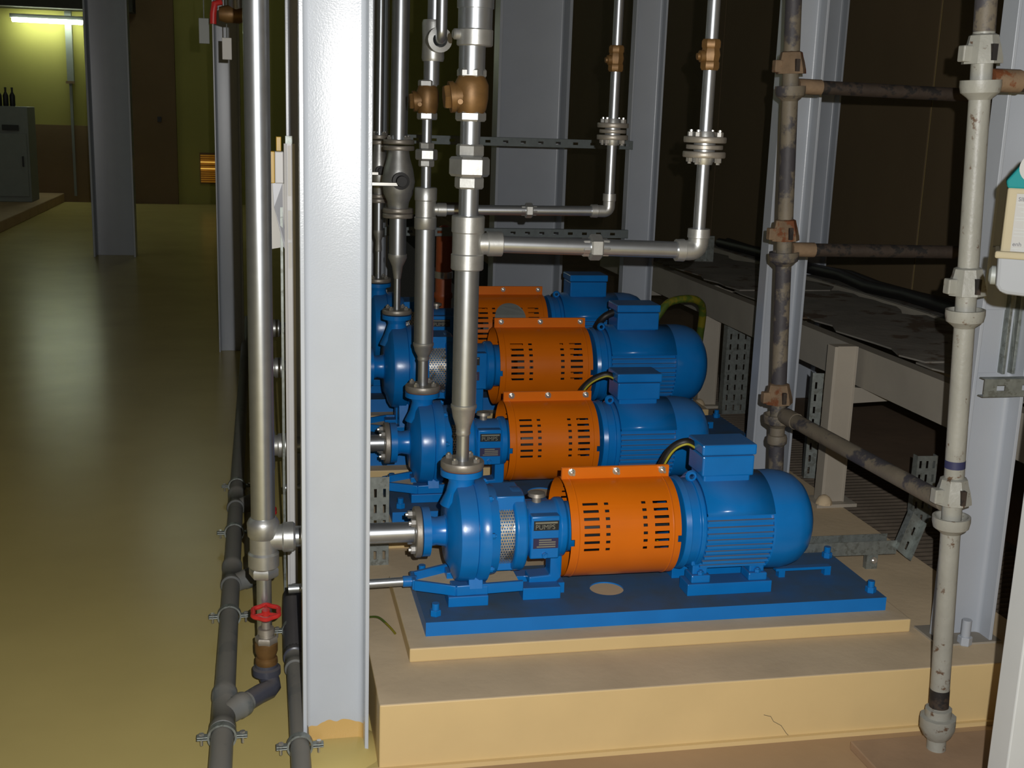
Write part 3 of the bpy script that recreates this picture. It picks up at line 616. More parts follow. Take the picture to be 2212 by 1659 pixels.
def riser_b(y, dz, label, thin):
    t = thing('discharge_riser', label, 'pipework', (.538, y, .792 + dz), 'discharge risers'); x = .538
    flange_disc('flange', t, (x, y, .796 + dz), (0, 0, 1), .060, .018); flange_bolts(t, (x, y, .814 + dz), (0, 0, 1), .044, 4, 'fb_s', ph=.9)
    k = .62 if thin else 1.0
    b = MB(); b.cyl((x, y, .81 + dz), (x, y, .95 + dz), .0135); b.build('nipple', 'pipe_steel', t)
    b = MB(); b.lathe((x, y, .94 + dz), (0, 0, 1), [(0, .0145), (.01, .016), (.05, .022 * k), (.085, .038 * k), (.10, .038 * k)], 24); b.build('reducer', 'fitting_steel', t)
    b = MB(); b.cyl((x, y, 1.035 + dz), (x, y, 1.19), .0345 * k); b.build('pipe', 'pipe_steel', t)
    for z in (1.186, 1.206, 1.452, 1.476):
        flange_disc('flange', t, (x, y, z), (0, 0, 1), .062 * (1 if not thin else .7), .018)
    b = MB(); b.lathe((x, y, 1.22), (0, 0, 1), [(0, .040 * k), (.03, .044 * k), (.06, .058 * k), (.11, .066 * k), (.16, .058 * k), (.20, .046 * k), (.235, .040 * k)], 26)
    v = b.build('valve_body', 'fitting_steel', t)
    b = MB(); b.lathe((x, y - .02, 1.335), (.05, -1, 0), [(0, .036 * k), (.055 * k, .034 * k), (.056 * k, .022 * k), (.075 * k, .020 * k)], 18); b.build('stem_boss', 'black_rubber', v)
    b = MB(); b.box(x - .13 * k, x - .01, y - .082, y - .068, 1.315, 1.33, M=None); b.cyl((x - .13 * k, y - .075, 1.32), (x - .135 * k, y - .075, 1.26), .009, n=12); b.build('lever', 'bolt_zinc', v, bevel=.002)
    flange_bolts(t, (x, y, 1.494), (0, 0, 1), .046 * (1 if not thin else .72), 4, 'fb_s', ph=.5)
    b = MB(); b.cyl((x, y, 1.49), (x + .006, y, 2.6), .0345 if not thin else .018); b.build('pipe', 'pipe_steel', t)
    return t
riser_b(4.8, 0.0, 'third discharge riser carrying a flanged lever valve, partly behind the front column', False)
riser_b(5.6, 0.018, 'thin fourth discharge riser with small valve beside the front column edge', True)

# suction lines: a tall vertical pipe with a tee feeding each pump
def suction(y, ax, xfl, rfl, label, dz=0):
    t = thing('suction_pipe', label, 'pipework', (-.006, y, ax - .09), 'suction pipes'); x = -.006
    b = MB(); b.cyl((x, y, ax + .06), (x, y, 3.2), .0325, n=32); b.build('standpipe', 'pipe_steel', t)
    b = MB()
    b.lathe((x, y, ax - .086), (0, 0, 1), [(0, .036), (.006, .042), (.042, .042), (.048, .037), (.088, .037), (.094, .042), (.130, .044), (.138, .040), (.146, .034)], 32)
    b.lathe((x, y, ax), (1, 0, 0), [(0, .030), (.050, .036), (.054, .0415), (.080, .0415), (.086, .036)], 28); te = b.build('tee', 'fitting_steel', t)
    b = MB(); b.hexa((x, y, ax - .112), (x, y, ax - .084), .041, .3); b.build('hex_bush', 'fitting_steel', t)
    b = MB(); b.cyl((x + .07, y, ax), (xfl - .004, y, ax), .0292, n=28); b.build('branch_pipe', 'pipe_steel', t)
    b = MB(); b.lathe((xfl - .022, y, ax), (1, 0, 0), [(0, .030), (.004, .034), (.018, .036)], 28); b.build('weld_neck', 'fitting_steel', t)
    flange_disc('flange', t, (xfl - .020, y, ax), (1, 0, 0), rfl, .018); flange_bolts(t, (xfl - .020, y, ax), (-1, 0, 0), rfl * .76, 4, 'fb_l', r=.0115, h=.014, ph=.8)
    return t
suction(3.15, .452, .428, .072, 'nearest tall suction pipe with cast tee feeding the nearest pump')
suction(4.0, .474, .428, .072, 'second suction pipe, its bright tee peeping out right of the nearest suction pipe')
suction(4.8, .575, .418, .082, 'third suction pipe, its tee peeping out above the second tee beside the white duct')
suction(5.6, .593, .418, .082, 'fourth suction pipe, farthest in line, its small tee the highest peeping out')
# drain legs below the tees with red wheel valves
def hand_wheel(parent, c, d, r):
    d, u, v = ortho(d); c = Vector(c); b = MB(); n = 40
    path = []
    for i in range(n + 1):
        a = 2 * math.pi * i / n; rr = r * (1 + .07 * math.cos(6 * a)); path.append(c + (u * math.cos(a) + v * math.sin(a)) * rr)
    b.tube(path, .0065, 8)
    for i in range(3):
        a = 2 * math.pi * i / 3; e = (u * math.cos(a) + v * math.sin(a)) * r; b.tube([c - d * .004, c + e * .5 - d * .002, c + e], .0048, 8)
    b.lathe(c - d * .008, d, [(0, .012), (.016, .011)], 12)
    w = b.build('hand_wheel', 'red_paint', parent); w['label'] = 'red hand wheel'
    return w
def drain_leg(y, ax, yw, label, vlabel):
    x = -.006
    v = thing('gate_valve', vlabel, 'valve', (x, y - .05, .08), 'drain valves under the suction pipes')
    b = MB(); b.cyl((x, y, .13), (x, y, ax - .105), .0205); b.build('drop_pipe', 'pipe_steel', v)
    yv = y - .066; xv = x + .004
    b = MB(); b.tube([(x, y, .16), (x, y, .14), (x, y - .012, .128), (x, y - .05, .128)], .022, 16); b.build('inlet_bend', 'bronze', v)
    b = MB(); b.lathe((xv, yv, .106), (0, 0, 1), [(0, .026), (.010, .031), (.022, .030), (.026, .025), (.045, .031), (.066, .031), (.072, .024)], 22); b.build('body', 'bronze', v)
    b = MB(); b.hexa((xv, yv, .172), (xv, yv, .192), .031, .3); b.lathe((xv, yv, .19), (0, 0, 1), [(0, .021), (.012, .019), (.013, .024), (.026, .022), (.027, .013), (.045, .012), (.046, .006), (.078, .006)], 18); b.build('bonnet', 'flange_steel', v)
    hand_wheel(v, Vector((xv, yv, .262)), Vector((0, -.14, 1)).normalized(), .036)
    # grey plastic elbow and branch into the floor pipe
    t = thing('drain_branch', label, 'pipe', (x - .05, y - .12, 0.02), 'plastic drain branches')
    P1 = Vector((xv + .012, yv - .030, .056)); P2 = Vector((-.112, yw, .05))
    b = MB(); b.lathe((xv, yv, .078), (0, 0, 1), [(0, .032), (.004, .038), (.022, .038), (.026, .031), (.034, .030)], 24); b.build('socket', 'dark_pvc', t)
    dr = (P2 - P1).normalized()
    b = MB(); b.tube([Vector((xv, yv, .10)), Vector((xv + .003, yv - .004, .082)), Vector((xv + .009, yv - .014, .066)), P1, P1 + dr * .014 + Vector((.003, 0, -.002)), P1 + dr * .05, P1 + dr * .09], .0262, 18); b.build('bend', 'dark_pvc', t)
    b = MB(); b.cyl(P1 + dr * .07, P2, .0255); b.lathe(P2 - dr * .080, dr, [(0, .031), (.006, .0335), (.03, .0335), (.034, .031), (.080, .030)], 24); b.build('wye_arm', 'grey_pvc', t)
drain_leg(3.15, .452, 2.92, 'grey plastic bend joining the nearest drain valve to the floor pipe', 'nearest bronze gate valve with red hand wheel under the tall suction pipe')
drain_leg(4.0, .474, 3.82, 'grey plastic bend from the second drain valve to the floor pipe', 'second bronze gate valve with red hand wheel, behind the nearest one')
drain_leg(4.8, .575, 4.62, 'grey plastic bend from the third drain valve to the floor pipe', 'third bronze gate valve with red hand wheel, farther back in the row')
# floor drain pipes
def floor_pipe(x, r, y0, y1, label, collars, clamps, cl, mt='grey_pvc'):
    t = thing('floor_pipe', label, 'pipe', (x, y0, .02))
    b = MB(); b.cyl((x, y0, .05), (x, y1, .05), r, n=28); b.build('pipe', mt, t)
    for (ya, yb) in collars:
        b = MB(); l = yb - ya; b.lathe((x, ya, .05), (0, 1, 0), [(0, r * 1.03), (.004, r * 1.2), (.03, r * 1.2), (.034, r * 1.1), (l - .034, r * 1.1), (l - .03, r * 1.2), (l - .004, r * 1.2), (l, r * 1.03)], 28); b.build('socket_fitting', mt, t)
    for yc in clamps:
        c = thing('pipe_clamp', cl[clamps.index(yc)], 'clamp', (x, yc, 0), 'steel pipe clamps')
        b = MB(); n = 26
        vs = []; fs = []
        for i in range(n):
            a = 2 * math.pi * i / n
            for (rr, yy) in ((r + .003, -.010), (r + .008, -.010), (r + .008, .010), (r + .003, .010)):
                vs.append((x + rr * math.cos(a), yc + yy, .05 + rr * math.sin(a)))
        for i in range(n):
            j = (i + 1) % n
            for q in range(4): fs.append((i * 4 + q, j * 4 + q, j * 4 + (q + 1) % 4, i * 4 + (q + 1) % 4))
        b.add(vs, fs); b.build('strap', 'galvanised', c)
        for sg in (-1, 1):
            b = MB(); xx = x + sg * (r + .018)
            b.box(xx - .016, xx + .016, yc - .010, yc + .010, .052, .0545); b.box(xx - .016, xx + .016, yc - .010, yc + .010, .0455, .048); b.build('ear', 'galvanised', c, smooth=False, bevel=.002)
            inst('clamp_screw', 'cscrew', c, (xx + sg * .004, yc, .05), mats='bolt_zinc', maker=lambda b: (b.cyl((0, 0, -.022), (0, 0, .006), .0035, n=8), b.hexa((0, 0, .005), (0, 0, .011), .007)))
        b = MB(); b.cyl((x, yc, 0), (x, yc, .05 - r - .002), .006, n=10); b.build('stud', 'galvanised', c)
    return t
floor_pipe(-.114, .0285, 1.6, 9.0, 'long grey plastic drain pipe running along the aisle floor', [(2.83, 3.05), (3.80, 3.99), (4.6, 4.8)], [2.815, 3.56, 4.325, 4.895],
           ['steel clamp on the aisle floor pipe nearest the camera', 'steel clamp on the aisle floor pipe beside the red hand wheel', 'steel clamp on the aisle floor pipe, third from the camera', 'steel clamp on the aisle floor pipe, farthest of the four'])
floor_pipe(.077, .0245, 1.6, 3.30, 'grey plastic floor pipe passing close beside the nearest column', [(3.16, 3.28)], [2.74, 3.43],
           ['steel clamp on the pipe at the foot of the nearest column', 'steel clamp on the dark plastic pipe behind the nearest column'])
t = thing('plastic_elbow', 'dark plastic pipe with elbow lying behind the foot of the nearest column', 'pipe', (.08, 3.5, .02))
b = MB(); b.tube([(.078, 3.26, .05), (.080, 3.45, .052), (.082, 3.58, .060), (.085, 3.65, .066), (.092, 3.695, .058), (.098, 3.715, .03), (.099, 3.72, .0)], .033, 20); b.build('bend', 'dark_pvc', t)
b = MB(); b.lathe((.078, 3.235, .05), (0, 1, 0), [(0, .029), (.003, .033), (.03, .033), (.034, .030)], 22); b.build('collar', 'dark_pvc', t)

# small drain pipes leaving the pump rims towards the column
for yy, ax_, l in ((3.15, .305, 'short steel drain tube from the nearest pump rim'), (4.0, .327, 'short steel drain tube from the second pump rim')):
    b = MB(); b.cyl((.06, yy, ax_ - .006), (.385, yy, ax_), .0125, n=16); tag(b.build('drain_tube', 'pipe_steel'), l, 'pipe')

# ------------------------------------------------------------------ slotted sheet metal
def slotted(mb, origin, ux, uy, w, h, slots):
    """flat sheet in the plane ux, uy with rectangular slots cut out; slots in local units"""
    xs = sorted({0, w} | {u for s in slots for u in s[0:2]}); ys = sorted({0, h} | {u for s in slots for u in s[2:4]})
    O = Vector(origin); U = Vector(ux).normalized(); V = Vector(uy).normalized(); vs = [O + U * a + V * c for c in ys for a in xs]; fs = []
    for j in range(len(ys) - 1):
        for i in range(len(xs) - 1):
            xm = (xs[i] + xs[i + 1]) / 2; ym = (ys[j] + ys[j + 1]) / 2
            if any(s[0] < xm < s[1] and s[2] < ym < s[3] for s in slots): continue
            fs.append((j * len(xs) + i, j * len(xs) + i + 1, (j + 1) * len(xs) + i + 1, (j + 1) * len(xs) + i))
    mb.add(vs, fs)
def strut(p0, p1, label, w=.041, parent=None, up=(0, 0, 1), pitch=.05, mt='galvanised'):
    p0 = Vector(p0); p1 = Vector(p1); d = (p1 - p0); L_ = d.length; d.normalize(); U = Vector(up); Nn = d.cross(U).normalized()
    sl = []; a = pitch * .5
    while a + .026 < L_: sl.append((a, a + .026, w * .34, w * .66)); a += pitch
    b = MB(); slotted(b, p0, d, U, L_, w, sl); slotted(b, p0, d, -Nn, L_, w * .5, []); slotted(b, p0 + U * w, d, -Nn, L_, w * .5, [])
    o = b.build('strut_channel', mt, smooth=False, solid=.0025); return tag(o, label, 'channel', 'slotted strut channels')
strut((.60, 5.93, 1.452), (1.86, 5.93, 1.452), 'upper slotted strut channel spanning between the far columns', pitch=.09, mt='galv_dull')
strut((.60, 5.93, 1.000), (1.86, 5.93, 1.000), 'lower slotted strut channel spanning between the far columns', pitch=.075, mt='galv_dull')
strut((1.864, 2.745, .914), (2.5, 2.745, .914), 'slotted strut bracket bolted across the right column', w=.048, pitch=.075)
b = MB(); b.box(1.975, 1.984, 2.835, 2.868, .955, 1.22); b.box(1.984, 2.005, 2.862, 2.868, .955, 1.22); b.box(2.005, 2.014, 2.835, 2.868, .955, 1.22)
tag(b.build('mounting_channel', 'galvanised', smooth=False, bevel=.001), 'short upright channel fixed inside the right column above the strut bracket', 'channel')

def tray(name_label, p0, d, L_, w, side, rows, seed=1, mt='galvanised', group=None):
    """upright or lying perforated cable tray; d long axis, w across axis vector, side flange vector"""
    t = MB(); d = Vector(d).normalized(); W = Vector(w); S = Vector(side); ww = W.length; sl = []
    a = .02
    while a + .028 < L_:
        for r_ in range(rows):
            c = ww * (r_ + .5) / rows; sl.append((c - .0045, c + .0045, a, a + .028))
        a += .052
    slotted(t, p0, W, d, ww, L_, sl); slotted(t, p0, S, d, S.length, L_, []); slotted(t, Vector(p0) + W, S, d, S.length, L_, [])
    return tag(t.build('cable_tray', mt, smooth=False, solid=.002), name_label, 'cable tray', group or 'perforated cable trays')
tray('upright perforated cable tray behind the nearest suction branch', (.27, 3.60, .18), (0, 0, 1), .295, (.115, 0, 0), (0, .03, 0), 4)
tray('upright perforated cable tray behind the third motor under the trough', (2.262, 5.48, .165), (0, 0, 1), .45, (.20, .01, 0), (.0, .05, 0), 5)
tray('upright perforated cable tray between inner scaffold pole and cream post', (2.21, 4.42, .16), (0, 0, 1), .45, (.13, -.03, 0), (.01, .04, 0), 4)
tray('low perforated cable tray lying along the plinth beside the nearest motor', (1.66, 3.425, .236), (1, -.01, 0), .37, (0, -.065, 0), (0, 0, .046), 2)
tray('tilted end piece of the low cable tray above the grating', (2.022, 3.365, .258), (.062, .03, .115), .135, (.052, .0, -.042), (.0, -.03, .0), 2)
tray('short dark perforated tray standing on the floor by the right scaffold pole', (2.345, 3.80, .157), (0, 0, 1), .275, (.078, -.005, 0), (0, .03, 0), 3)
t = thing('tray_support', 'short steel leg with bright nut under the low cable tray', 'support', (1.955, 3.38, .18))
b = MB(); b.box(1.935, 1.975, 3.37, 3.39, .18, .234); b.build('leg', 'galvanised', t, smooth=False)
inst('nut', 'tnut', t, (1.955, 3.366, .212), zto((0, -1, 0.4)), mats='bolt_zinc', maker=bolt_m(.012, .012))

# ------------------------------------------------------------------ cable trough along the side wall
tr = thing('cable_trough', 'raised dusty steel cable trough running along the side wall', 'trough', (2.6, 5.0, .64), None)
b = MB(); b.prism([(2.20, .645), (2.207, .645), (2.207, .775), (2.255, .782), (2.255, .790), (2.20, .790)], 2.9, 7.6, ax='y'); b.build('front_beam', 'beam_paint', tr, smooth=False)
b = MB(); b.box(2.90, 2.91, 2.9, 7.6, .66, .80); b.build('rear_beam', 'beam_paint', tr, smooth=False)
for yy in (3.3, 4.25, 5.7, 6.6):
    b = MB(); b.box(2.207, 2.90, yy, yy + .045, .60, .66); b.build('cross_bearer', 'beam_paint', tr, smooth=False)
rnd = random.Random(3); ys_ = 2.9; n_ = 0
edges = []
while ys_ < 7.55:
    l_ = rnd.uniform(.75, 1.05); ye = min(7.58, ys_ + l_); pts = []; m_ = 9
    for i in range(m_): pts.append((2.235 + rnd.uniform(0, .055), ys_ + (ye - ys_) * i / (m_ - 1)))
    for i in range(m_): pts.append((2.80 + rnd.uniform(-.04, .06), ye - (ye - ys_) * i / (m_ - 1)))
    zz = .795 + .006 * (n_ % 2); b = MB(); b.prism(pts, zz, zz + .006); b.build('cover_sheet', 'tray_dirt', tr, smooth=False)
    ys_ = ye - .02; n_ += 1
for i, (xx, rr, lab) in enumerate(((2.93, .030, 'thick black cable lying at the wall side of the trough'), (2.985, .024, 'second black cable lying at the wall side of the trough'))):
    b = MB(); b.tube([(xx + .012 * math.sin(3 * q), 2.7 + q * .33, .843 + .008 * math.sin(2.2 * q + i)) for q in range(15)], rr, 10); tag(b.build('power_cable', 'black_rubber'), lab, 'cable', 'black power cables on the trough')
b = MB(); b.box(2.92, 3.1, 2.7, 7.6, .74, .80); b.build('cable_ledge', 'tray_dirt', tr, smooth=False)
def post(x0, x1, y, z0, z1, label):
    t = thing('support_post', label, 'post', ((x0 + x1) / 2, y, z0), 'posts carrying the cable trough')
    w_ = x1 - x0; b = MB(); b.prism([(x0, y - .03), (x0 + w_ * .14, y - .032), (x0 + w_ * .16, y - .022), (x1 - w_ * .06, y - .022), (x1 - w_ * .02, y - .03), (x1, y - .03), (x1, y + .03), (x0, y + .03)], z0, z1); b.build('upright', 'post_paint', t, smooth=False, bevel=.002)
    b = MB(); b.box(x0 - .03, x1 + .04, y - .06, y + .06, z0 - .001, z0 + .012); b.build('foot_plate', 'post_paint', t, smooth=False)
    b = MB(); b.lathe((x0 + .005, y - .045, z0 + .012), (0, 0, 1), [(0, .032), (.012, .030), (.026, .022), (.034, .010)], 9); b.build('anchor_grout', 'concrete_dust', t)
post(2.085, 2.180, 4.04, .181, .80, 'cream painted post under the trough, right of the inner scaffold pole')
post(2.185, 2.285, 5.66, .166, .64, 'cream painted post behind the third motor')
b = MB(); b.prism([(2.181, .58), (2.42, .59), (2.42, .62), (2.30, .63), (2.181, .642)], 4.02, 4.05, ax='y'); tag(b.build('gusset_bracket', 'beam_paint', smooth=False), 'pale gusset bracket between cream post and trough beam', 'bracket')
b = MB(); b.box(2.56, 2.60, 6.6, 6.64, .80, .95); b.box(2.40, 2.60, 6.61, 6.63, .80, .93); tag(b.build('junction_bracket', 'galvanised', smooth=False), 'small galvanised bracket standing on the far trough cover', 'bracket')

# ------------------------------------------------------------------ cables of the motors
def cable(name, path, r, m_, label, stripe=None):
    P = [Vector(p) for p in path]; Q = []
    for i in range(len(P) - 1):
        p0, p1, p2, p3 = P[max(i - 1, 0)], P[i], P[i + 1], P[min(i + 2, len(P) - 1)]
        for k_ in range(6):
            u = k_ / 6; Q.append(.5 * ((2 * p1) + (p2 - p0) * u + (2 * p0 - 5 * p1 + 4 * p2 - p3) * u * u + (3 * p1 - p0 - 3 * p2 + p3) * u ** 3))
    Q.append(P[-1])
    if stripe:
        t = thing(name, label, 'cable', tuple(P[-1]), 'motor cables'); b = MB(); b.tube(Q, r, 12); b.build('sheath', m_, t)
        b = MB(); b.tube([q + Vector((0, -r * .95, -r * .25)) for q in Q], r * .28, 8); b.build('earth_wire', stripe, t); return t
    b = MB(); b.tube(Q, r, 12); return tag(b.build(name, m_), label, 'cable', 'motor cables')
cable('motor_cable', [(1.232, 3.17, .675), (1.200, 3.165, .690), (1.165, 3.18, .665), (1.140, 3.20, .60), (1.135, 3.27, .50), (1.16, 3.31, .36), (1.30, 3.325, .30)], .0125, 'black_rubber', 'black cable with yellow earth wire arching from the nearest terminal box', 'earth_yellow')
cable('motor_cable', [(1.232, 4.01, .695), (1.200, 4.01, .705), (1.150, 4.03, .675), (1.120, 4.05, .62), (1.12, 4.12, .52), (1.2, 4.17, .36)], .0125, 'black_rubber', 'black cable with yellow earth wire arching from the second terminal box', 'earth_yellow')
cable('motor_cable', [(1.640, 4.80, .755), (1.665, 4.80, .795), (1.71, 4.82, .838), (1.79, 4.84, .852), (1.86, 4.87, .838), (1.91, 4.93, .78), (1.93, 5.0, .62), (1.95, 5.03, .45)], .017, 'earth_green', 'thick green and yellow cable from the third terminal box to the trough')
cable('motor_cable', [(1.46, 4.80, .80), (1.42, 4.80, .78), (1.40, 4.82, .74), (1.395, 4.88, .66), (1.40, 4.98, .5)], .016, 'black_rubber', 'black cable hanging at the left of the third terminal box')
cable('earth_lead', [(.28, 3.19, .184), (.31, 3.15, .20), (.335, 3.10, .194), (.35, 3.07, .184)], .0032, 'earth_green', 'thin green and yellow earth lead on the plinth under the drain tube')

# ------------------------------------------------------------------ scaffold
def scaffold_pole(foot, top, nodes, label, mt, cupm, extra=()):
    F = Vector(foot); T = Vector(top); d = (T - F).normalized()
    at = lambda z: F + d * ((z - F.z) / d.z)
    t = thing('scaffold_pole', label, 'scaffold pole', tuple(F), 'cup lock scaffold standards')
    b = MB(); b.cyl(F, T, .0242, n=26); b.build('tube', mt, t)
    for z in nodes:
        b = MB(); p = at(z - .045); b.lathe(p, d, [(0, .0245), (.006, .030), (.016, .043), (.030, .046), (.044, .046), (.0445, .040), (.030, .034)], 24, cap=False); b.build('lower_cup', mt if mt == 'scaffold_grey' else 'scaffold_brown', t)
        b = MB(); p = at(z + .035); b.lathe(p, d, [(0, .046), (.012, .045), (.035, .040), (.048, .036), (.062, .033), (.066, .0245)], 8 if cupm == 'scaffold_grey' else 7); u = b.build('top_cup', cupm, t)
        b = MB(); p = at(z + .045); b.box(p.x - .058, p.x - .034, p.y - .016, p.y + .010, p.z - .008, p.z + .028); b.build('cup_lug', cupm, u, smooth=False, bevel=.003)
        b = MB(); b.box(p.x - .006, p.x + .006, p.y - .048, p.y - .036, p.z - .004, p.z + .032); b.build('locking_pin', 'scaffold_rust', u, smooth=False)
    for (z, kind) in extra:
        if kind == 'spigot':
            b = MB(); b.lathe(at(z), d, [(0, .028), (.01, .036), (.034, .046), (.062, .046), (.064, .034), (.085, .034), (.088, .0245)], 10); b.build('joint_collar', mt, t)
        elif kind == 'ring':
            b = MB(); b.lathe(at(z), d, [(0, .0245), (.008, .032), (.022, .033), (.034, .030), (.036, .0245)], 20); b.build('ring', 'scaffold_brown', t)
        elif kind == 'tape':
            b = MB(); b.lathe(at(z), d, [(0, .0247), (.02, .0247)], 26, cap=False); b.build('blue_tape', 'tape_blue', t)
        elif kind == 'stain':
            b = MB(); b.lathe(at(z), d, [(0, .0246), (.5, .0246)], 26, cap=False); b.build('rust_stain', 'scaffold_brown', t)
        elif kind == 'rust':
            b = MB(); b.lathe(at(z), d, [(0, .0246), (.05, .0246)], 26, cap=False); b.build('rust_patch', 'scaffold_rust', t)
    return t
A0, A1 = (1.707, 2.53, .024), (1.565, 2.53, 2.6); B0, B1 = (1.640, 3.45, .18), (1.520, 3.45, 2.7)
scaffold_pole(A0, A1, [.665, 1.185, 1.715], 'pale spattered cup lock scaffold pole standing on a board in front of the plinth', 'scaffold_grey', 'scaffold_grey', [(.055, 'spigot'), (.145, 'rust'), (1.235, 'tape'), (.79, 'tape'), (1.82, 'stain')])
scaffold_pole(B0, B1, [.695, 1.215, 1.715], 'brown rusty cup lock scaffold pole rising behind the nearest motor', 'scaffold_brown', 'cup_rust', [(.59, 'ring')])
def ledger(p0, p1, label, mt, r=.0205, e0='cup_rust'):
    p0 = Vector(p0); p1 = Vector(p1); d = (p1 - p0).normalized(); t = thing('scaffold_ledger', label, 'scaffold tube', tuple((p0 + p1) / 2), 'scaffold ledgers')
    b = MB(); b.cyl(p0 + d * .05, p1 - d * .03, r, n=22); b.build('tube', mt, t)
    b = MB(); b.box(-.012, .012, -.05, .05, -.018, .018)
    b = MB(); b.cyl(p0 + d * .024, p0 + d * .10, r * 1.12, n=12); b.build('blade_end', e0, t)
    return t
ledger((1.566, 3.45, 1.715), (2.85, 3.45, 1.70), 'upper dark rusty scaffold tube running right from the inner pole', 'scaffold_rust')
ledger((1.590, 3.45, 1.222), (2.85, 3.45, 1.215), 'lower dark rusty scaffold tube running right from the inner pole', 'scaffold_rust')
ledger((1.612, 2.53, 1.715), (3.0, 2.53, 1.715), 'dark rusty scaffold tube leaving the right pole towards the picture edge', 'scaffold_rust', r=.0235)
ledger((1.618, 3.43, .700), (1.668, 2.53, .690), 'brown scaffold tube sloping in view between the two poles', 'scaffold_brown', r=.0235, e0='scaffold_brown')
b = MB(); b.box(1.50, 1.95, 2.40, 2.60, 0.0, .024); tag(b.build('sole_board', 'wood_board', smooth=False, bevel=.003), 'brown wooden sole board on the floor under the right scaffold pole', 'board')

# ------------------------------------------------------------------ dispenser and panel at the right edge
t = thing('panel_post', 'white painted steel post at the lower right edge of the picture', 'post', (1.50, 1.86, 0))
b = MB(); b.box(1.400, 1.60, 1.84, 1.90, 0.0, 2.2); b.build('upright', 'panel_paint', t, smooth=False, bevel=.003)
b = MB(); b.box(1.39, 1.61, 1.83, 1.92, 0.0, .01); b.build('foot_plate', 'panel_paint', t, smooth=False)
t = thing('bottle_dispenser', 'cream bottle with teal top and printed label sitting in a white holder at right edge', 'dispenser', (1.19, 1.795 - .040, 1.33))
yd = 1.795
b = MB(); b.prism([(1.188, 1.402), (1.190, 1.352), (1.196, 1.342), (1.208, 1.338), (1.47, 1.325), (1.48, 1.335), (1.48, 1.402)], yd - .043, yd + .045, ax='y'); b.build('holder', 'holder_plastic', t, smooth=False, bevel=.006)
b = MB(); b.box(1.183, 1.484, yd - .047, yd + .049, 1.397, 1.409); b.build('holder_rim', 'cream_plastic', t, smooth=False, bevel=.003)
b = MB(); b.prism([(1.1905, 1.405), (1.1905, 1.513), (1.46, 1.513), (1.47, 1.405)], yd - .040, yd + .042, ax='y'); b.build('bottle', 'cream_plastic', t, smooth=False, bevel=.004)
b = MB(); b.prism([(1.190, 1.511), (1.187, 1.523), (1.222, 1.572), (1.43, 1.572), (1.465, 1.523), (1.46, 1.511)], yd - .041, yd + .043, ax='y'); b.build('teal_top', 'teal_plastic', t, smooth=False, bevel=.003)
b = MB(); b.lathe((1.228, yd - .041, 1.545), (0, -1, 0), [(0, .024), (.002, .024)], 28); b.build('emblem', 'bottle_label', t)
b = MB(); b.lathe((1.230, yd - .043, 1.545), (0, -1, 0), [(0, .013), (.0015, .013)], 20); b.build('emblem_centre', 'cream_plastic', t)
b = MB(); b.box(1.2055, 1.44, yd - .0418, yd - .038, 1.4095, 1.503); lb = b.build('label', 'bottle_label', t, smooth=False); lb['label'] = 'white printed label'
text('label_heading', 'SIEM', .0090, Matrix.Translation((1.2085, yd - .0422, 1.4915)) @ FRONT, 'ink', t)
text('label_word', 'enh', .0095, Matrix.Translation((1.2075, yd - .0422, 1.4185)) @ FRONT, 'ink', t)
for i, (xa, xb, zz) in enumerate(((1.2075, 1.25, 1.4885), (1.209, 1.25, 1.482), (1.214, 1.25, 1.474), (1.2075, 1.25, 1.465), (1.2075, 1.24, 1.460), (1.2075, 1.25, 1.446), (1.2075, 1.26, 1.441), (1.2075, 1.26, 1.435), (1.2075, 1.26, 1.4145), (1.212, 1.26, 1.4115))):
    b = MB(); b.box(xa, xb, yd - .0422, yd - .0412, zz, zz + .0007); b.build('print_line', 'cabinet_grey', t, smooth=False)
b = MB(); b.lathe((1.192, yd + .02, 1.362), (-1, 0, 0), [(0, .016), (.010, .016), (.014, .010)], 18); b.build('lock_knob', 'cabinet_grey', t)
b = MB(); b.box(1.30, 1.36, yd + .04, yd + .14, 1.44, 1.48); b.build('mount_arm', 'holder_plastic', t, smooth=False)
t.rotation_euler = (0, 0, R_(-33))

# ------------------------------------------------------------------ things behind the nearest column
t_ = thing('cable_duct', 'white upright cable duct behind the left edge of the nearest column', 'duct', (.088, 3.8, 0))
b = MB(); b.prism([(.071, 3.785), (.079, 3.783), (.080, 3.79), (.094, 3.79), (.095, 3.783), (.104, 3.785), (.104, 3.83), (.071, 3.83)], .0, 1.494); b.build('duct', 'white_plastic', t_, smooth=False)
b = MB(); b.box(.076, .099, 3.788, 3.825, 1.494, 1.517); b.build('end_cap', 'galvanised', t_, smooth=False)
for z0, z1 in ((1.335, 1.488), (1.20, 1.29), (1.11, 1.19)):
    b = MB(); b.box(.082, .0925, 3.7835, 3.787, z0, z1); b.build('label_strip', 'label_white', t_, smooth=False)
b = MB(); b.box(.058, .066, 3.79, 3.82, .0, 1.30); b.build('side_conduit', 'galvanised', t_, smooth=False)
t_ = thing('push_button_box', 'yellow and white push button box beside the white duct', 'switch box', (.05, 3.8, 1.37))
b = MB(); b.box(.024, .043, 3.79, 3.86, 1.373, 1.470); b.build('lid', 'yellow_box', t_, smooth=False, bevel=.002)
b = MB(); b.box(.043, .070, 3.785, 3.86, 1.373, 1.470); b.build('body', 'white_plastic', t_, smooth=False, bevel=.003)
b = MB(); b.box(.048, .064, 3.81, 3.86, 1.470, 1.514); b.build('gland', 'yellow_box', t_, smooth=False, bevel=.002)
b = MB(); b.add([(.024, 3.82, 1.371), (.072, 3.82, 1.371), (.074, 3.814, 1.175), (.023, 3.814, 1.166)], [(0, 1, 2, 3)]); tag(b.build('paper_sheet', 'label_white', smooth=False, solid=.0008), 'white sheet hanging below the push button box', 'sheet')
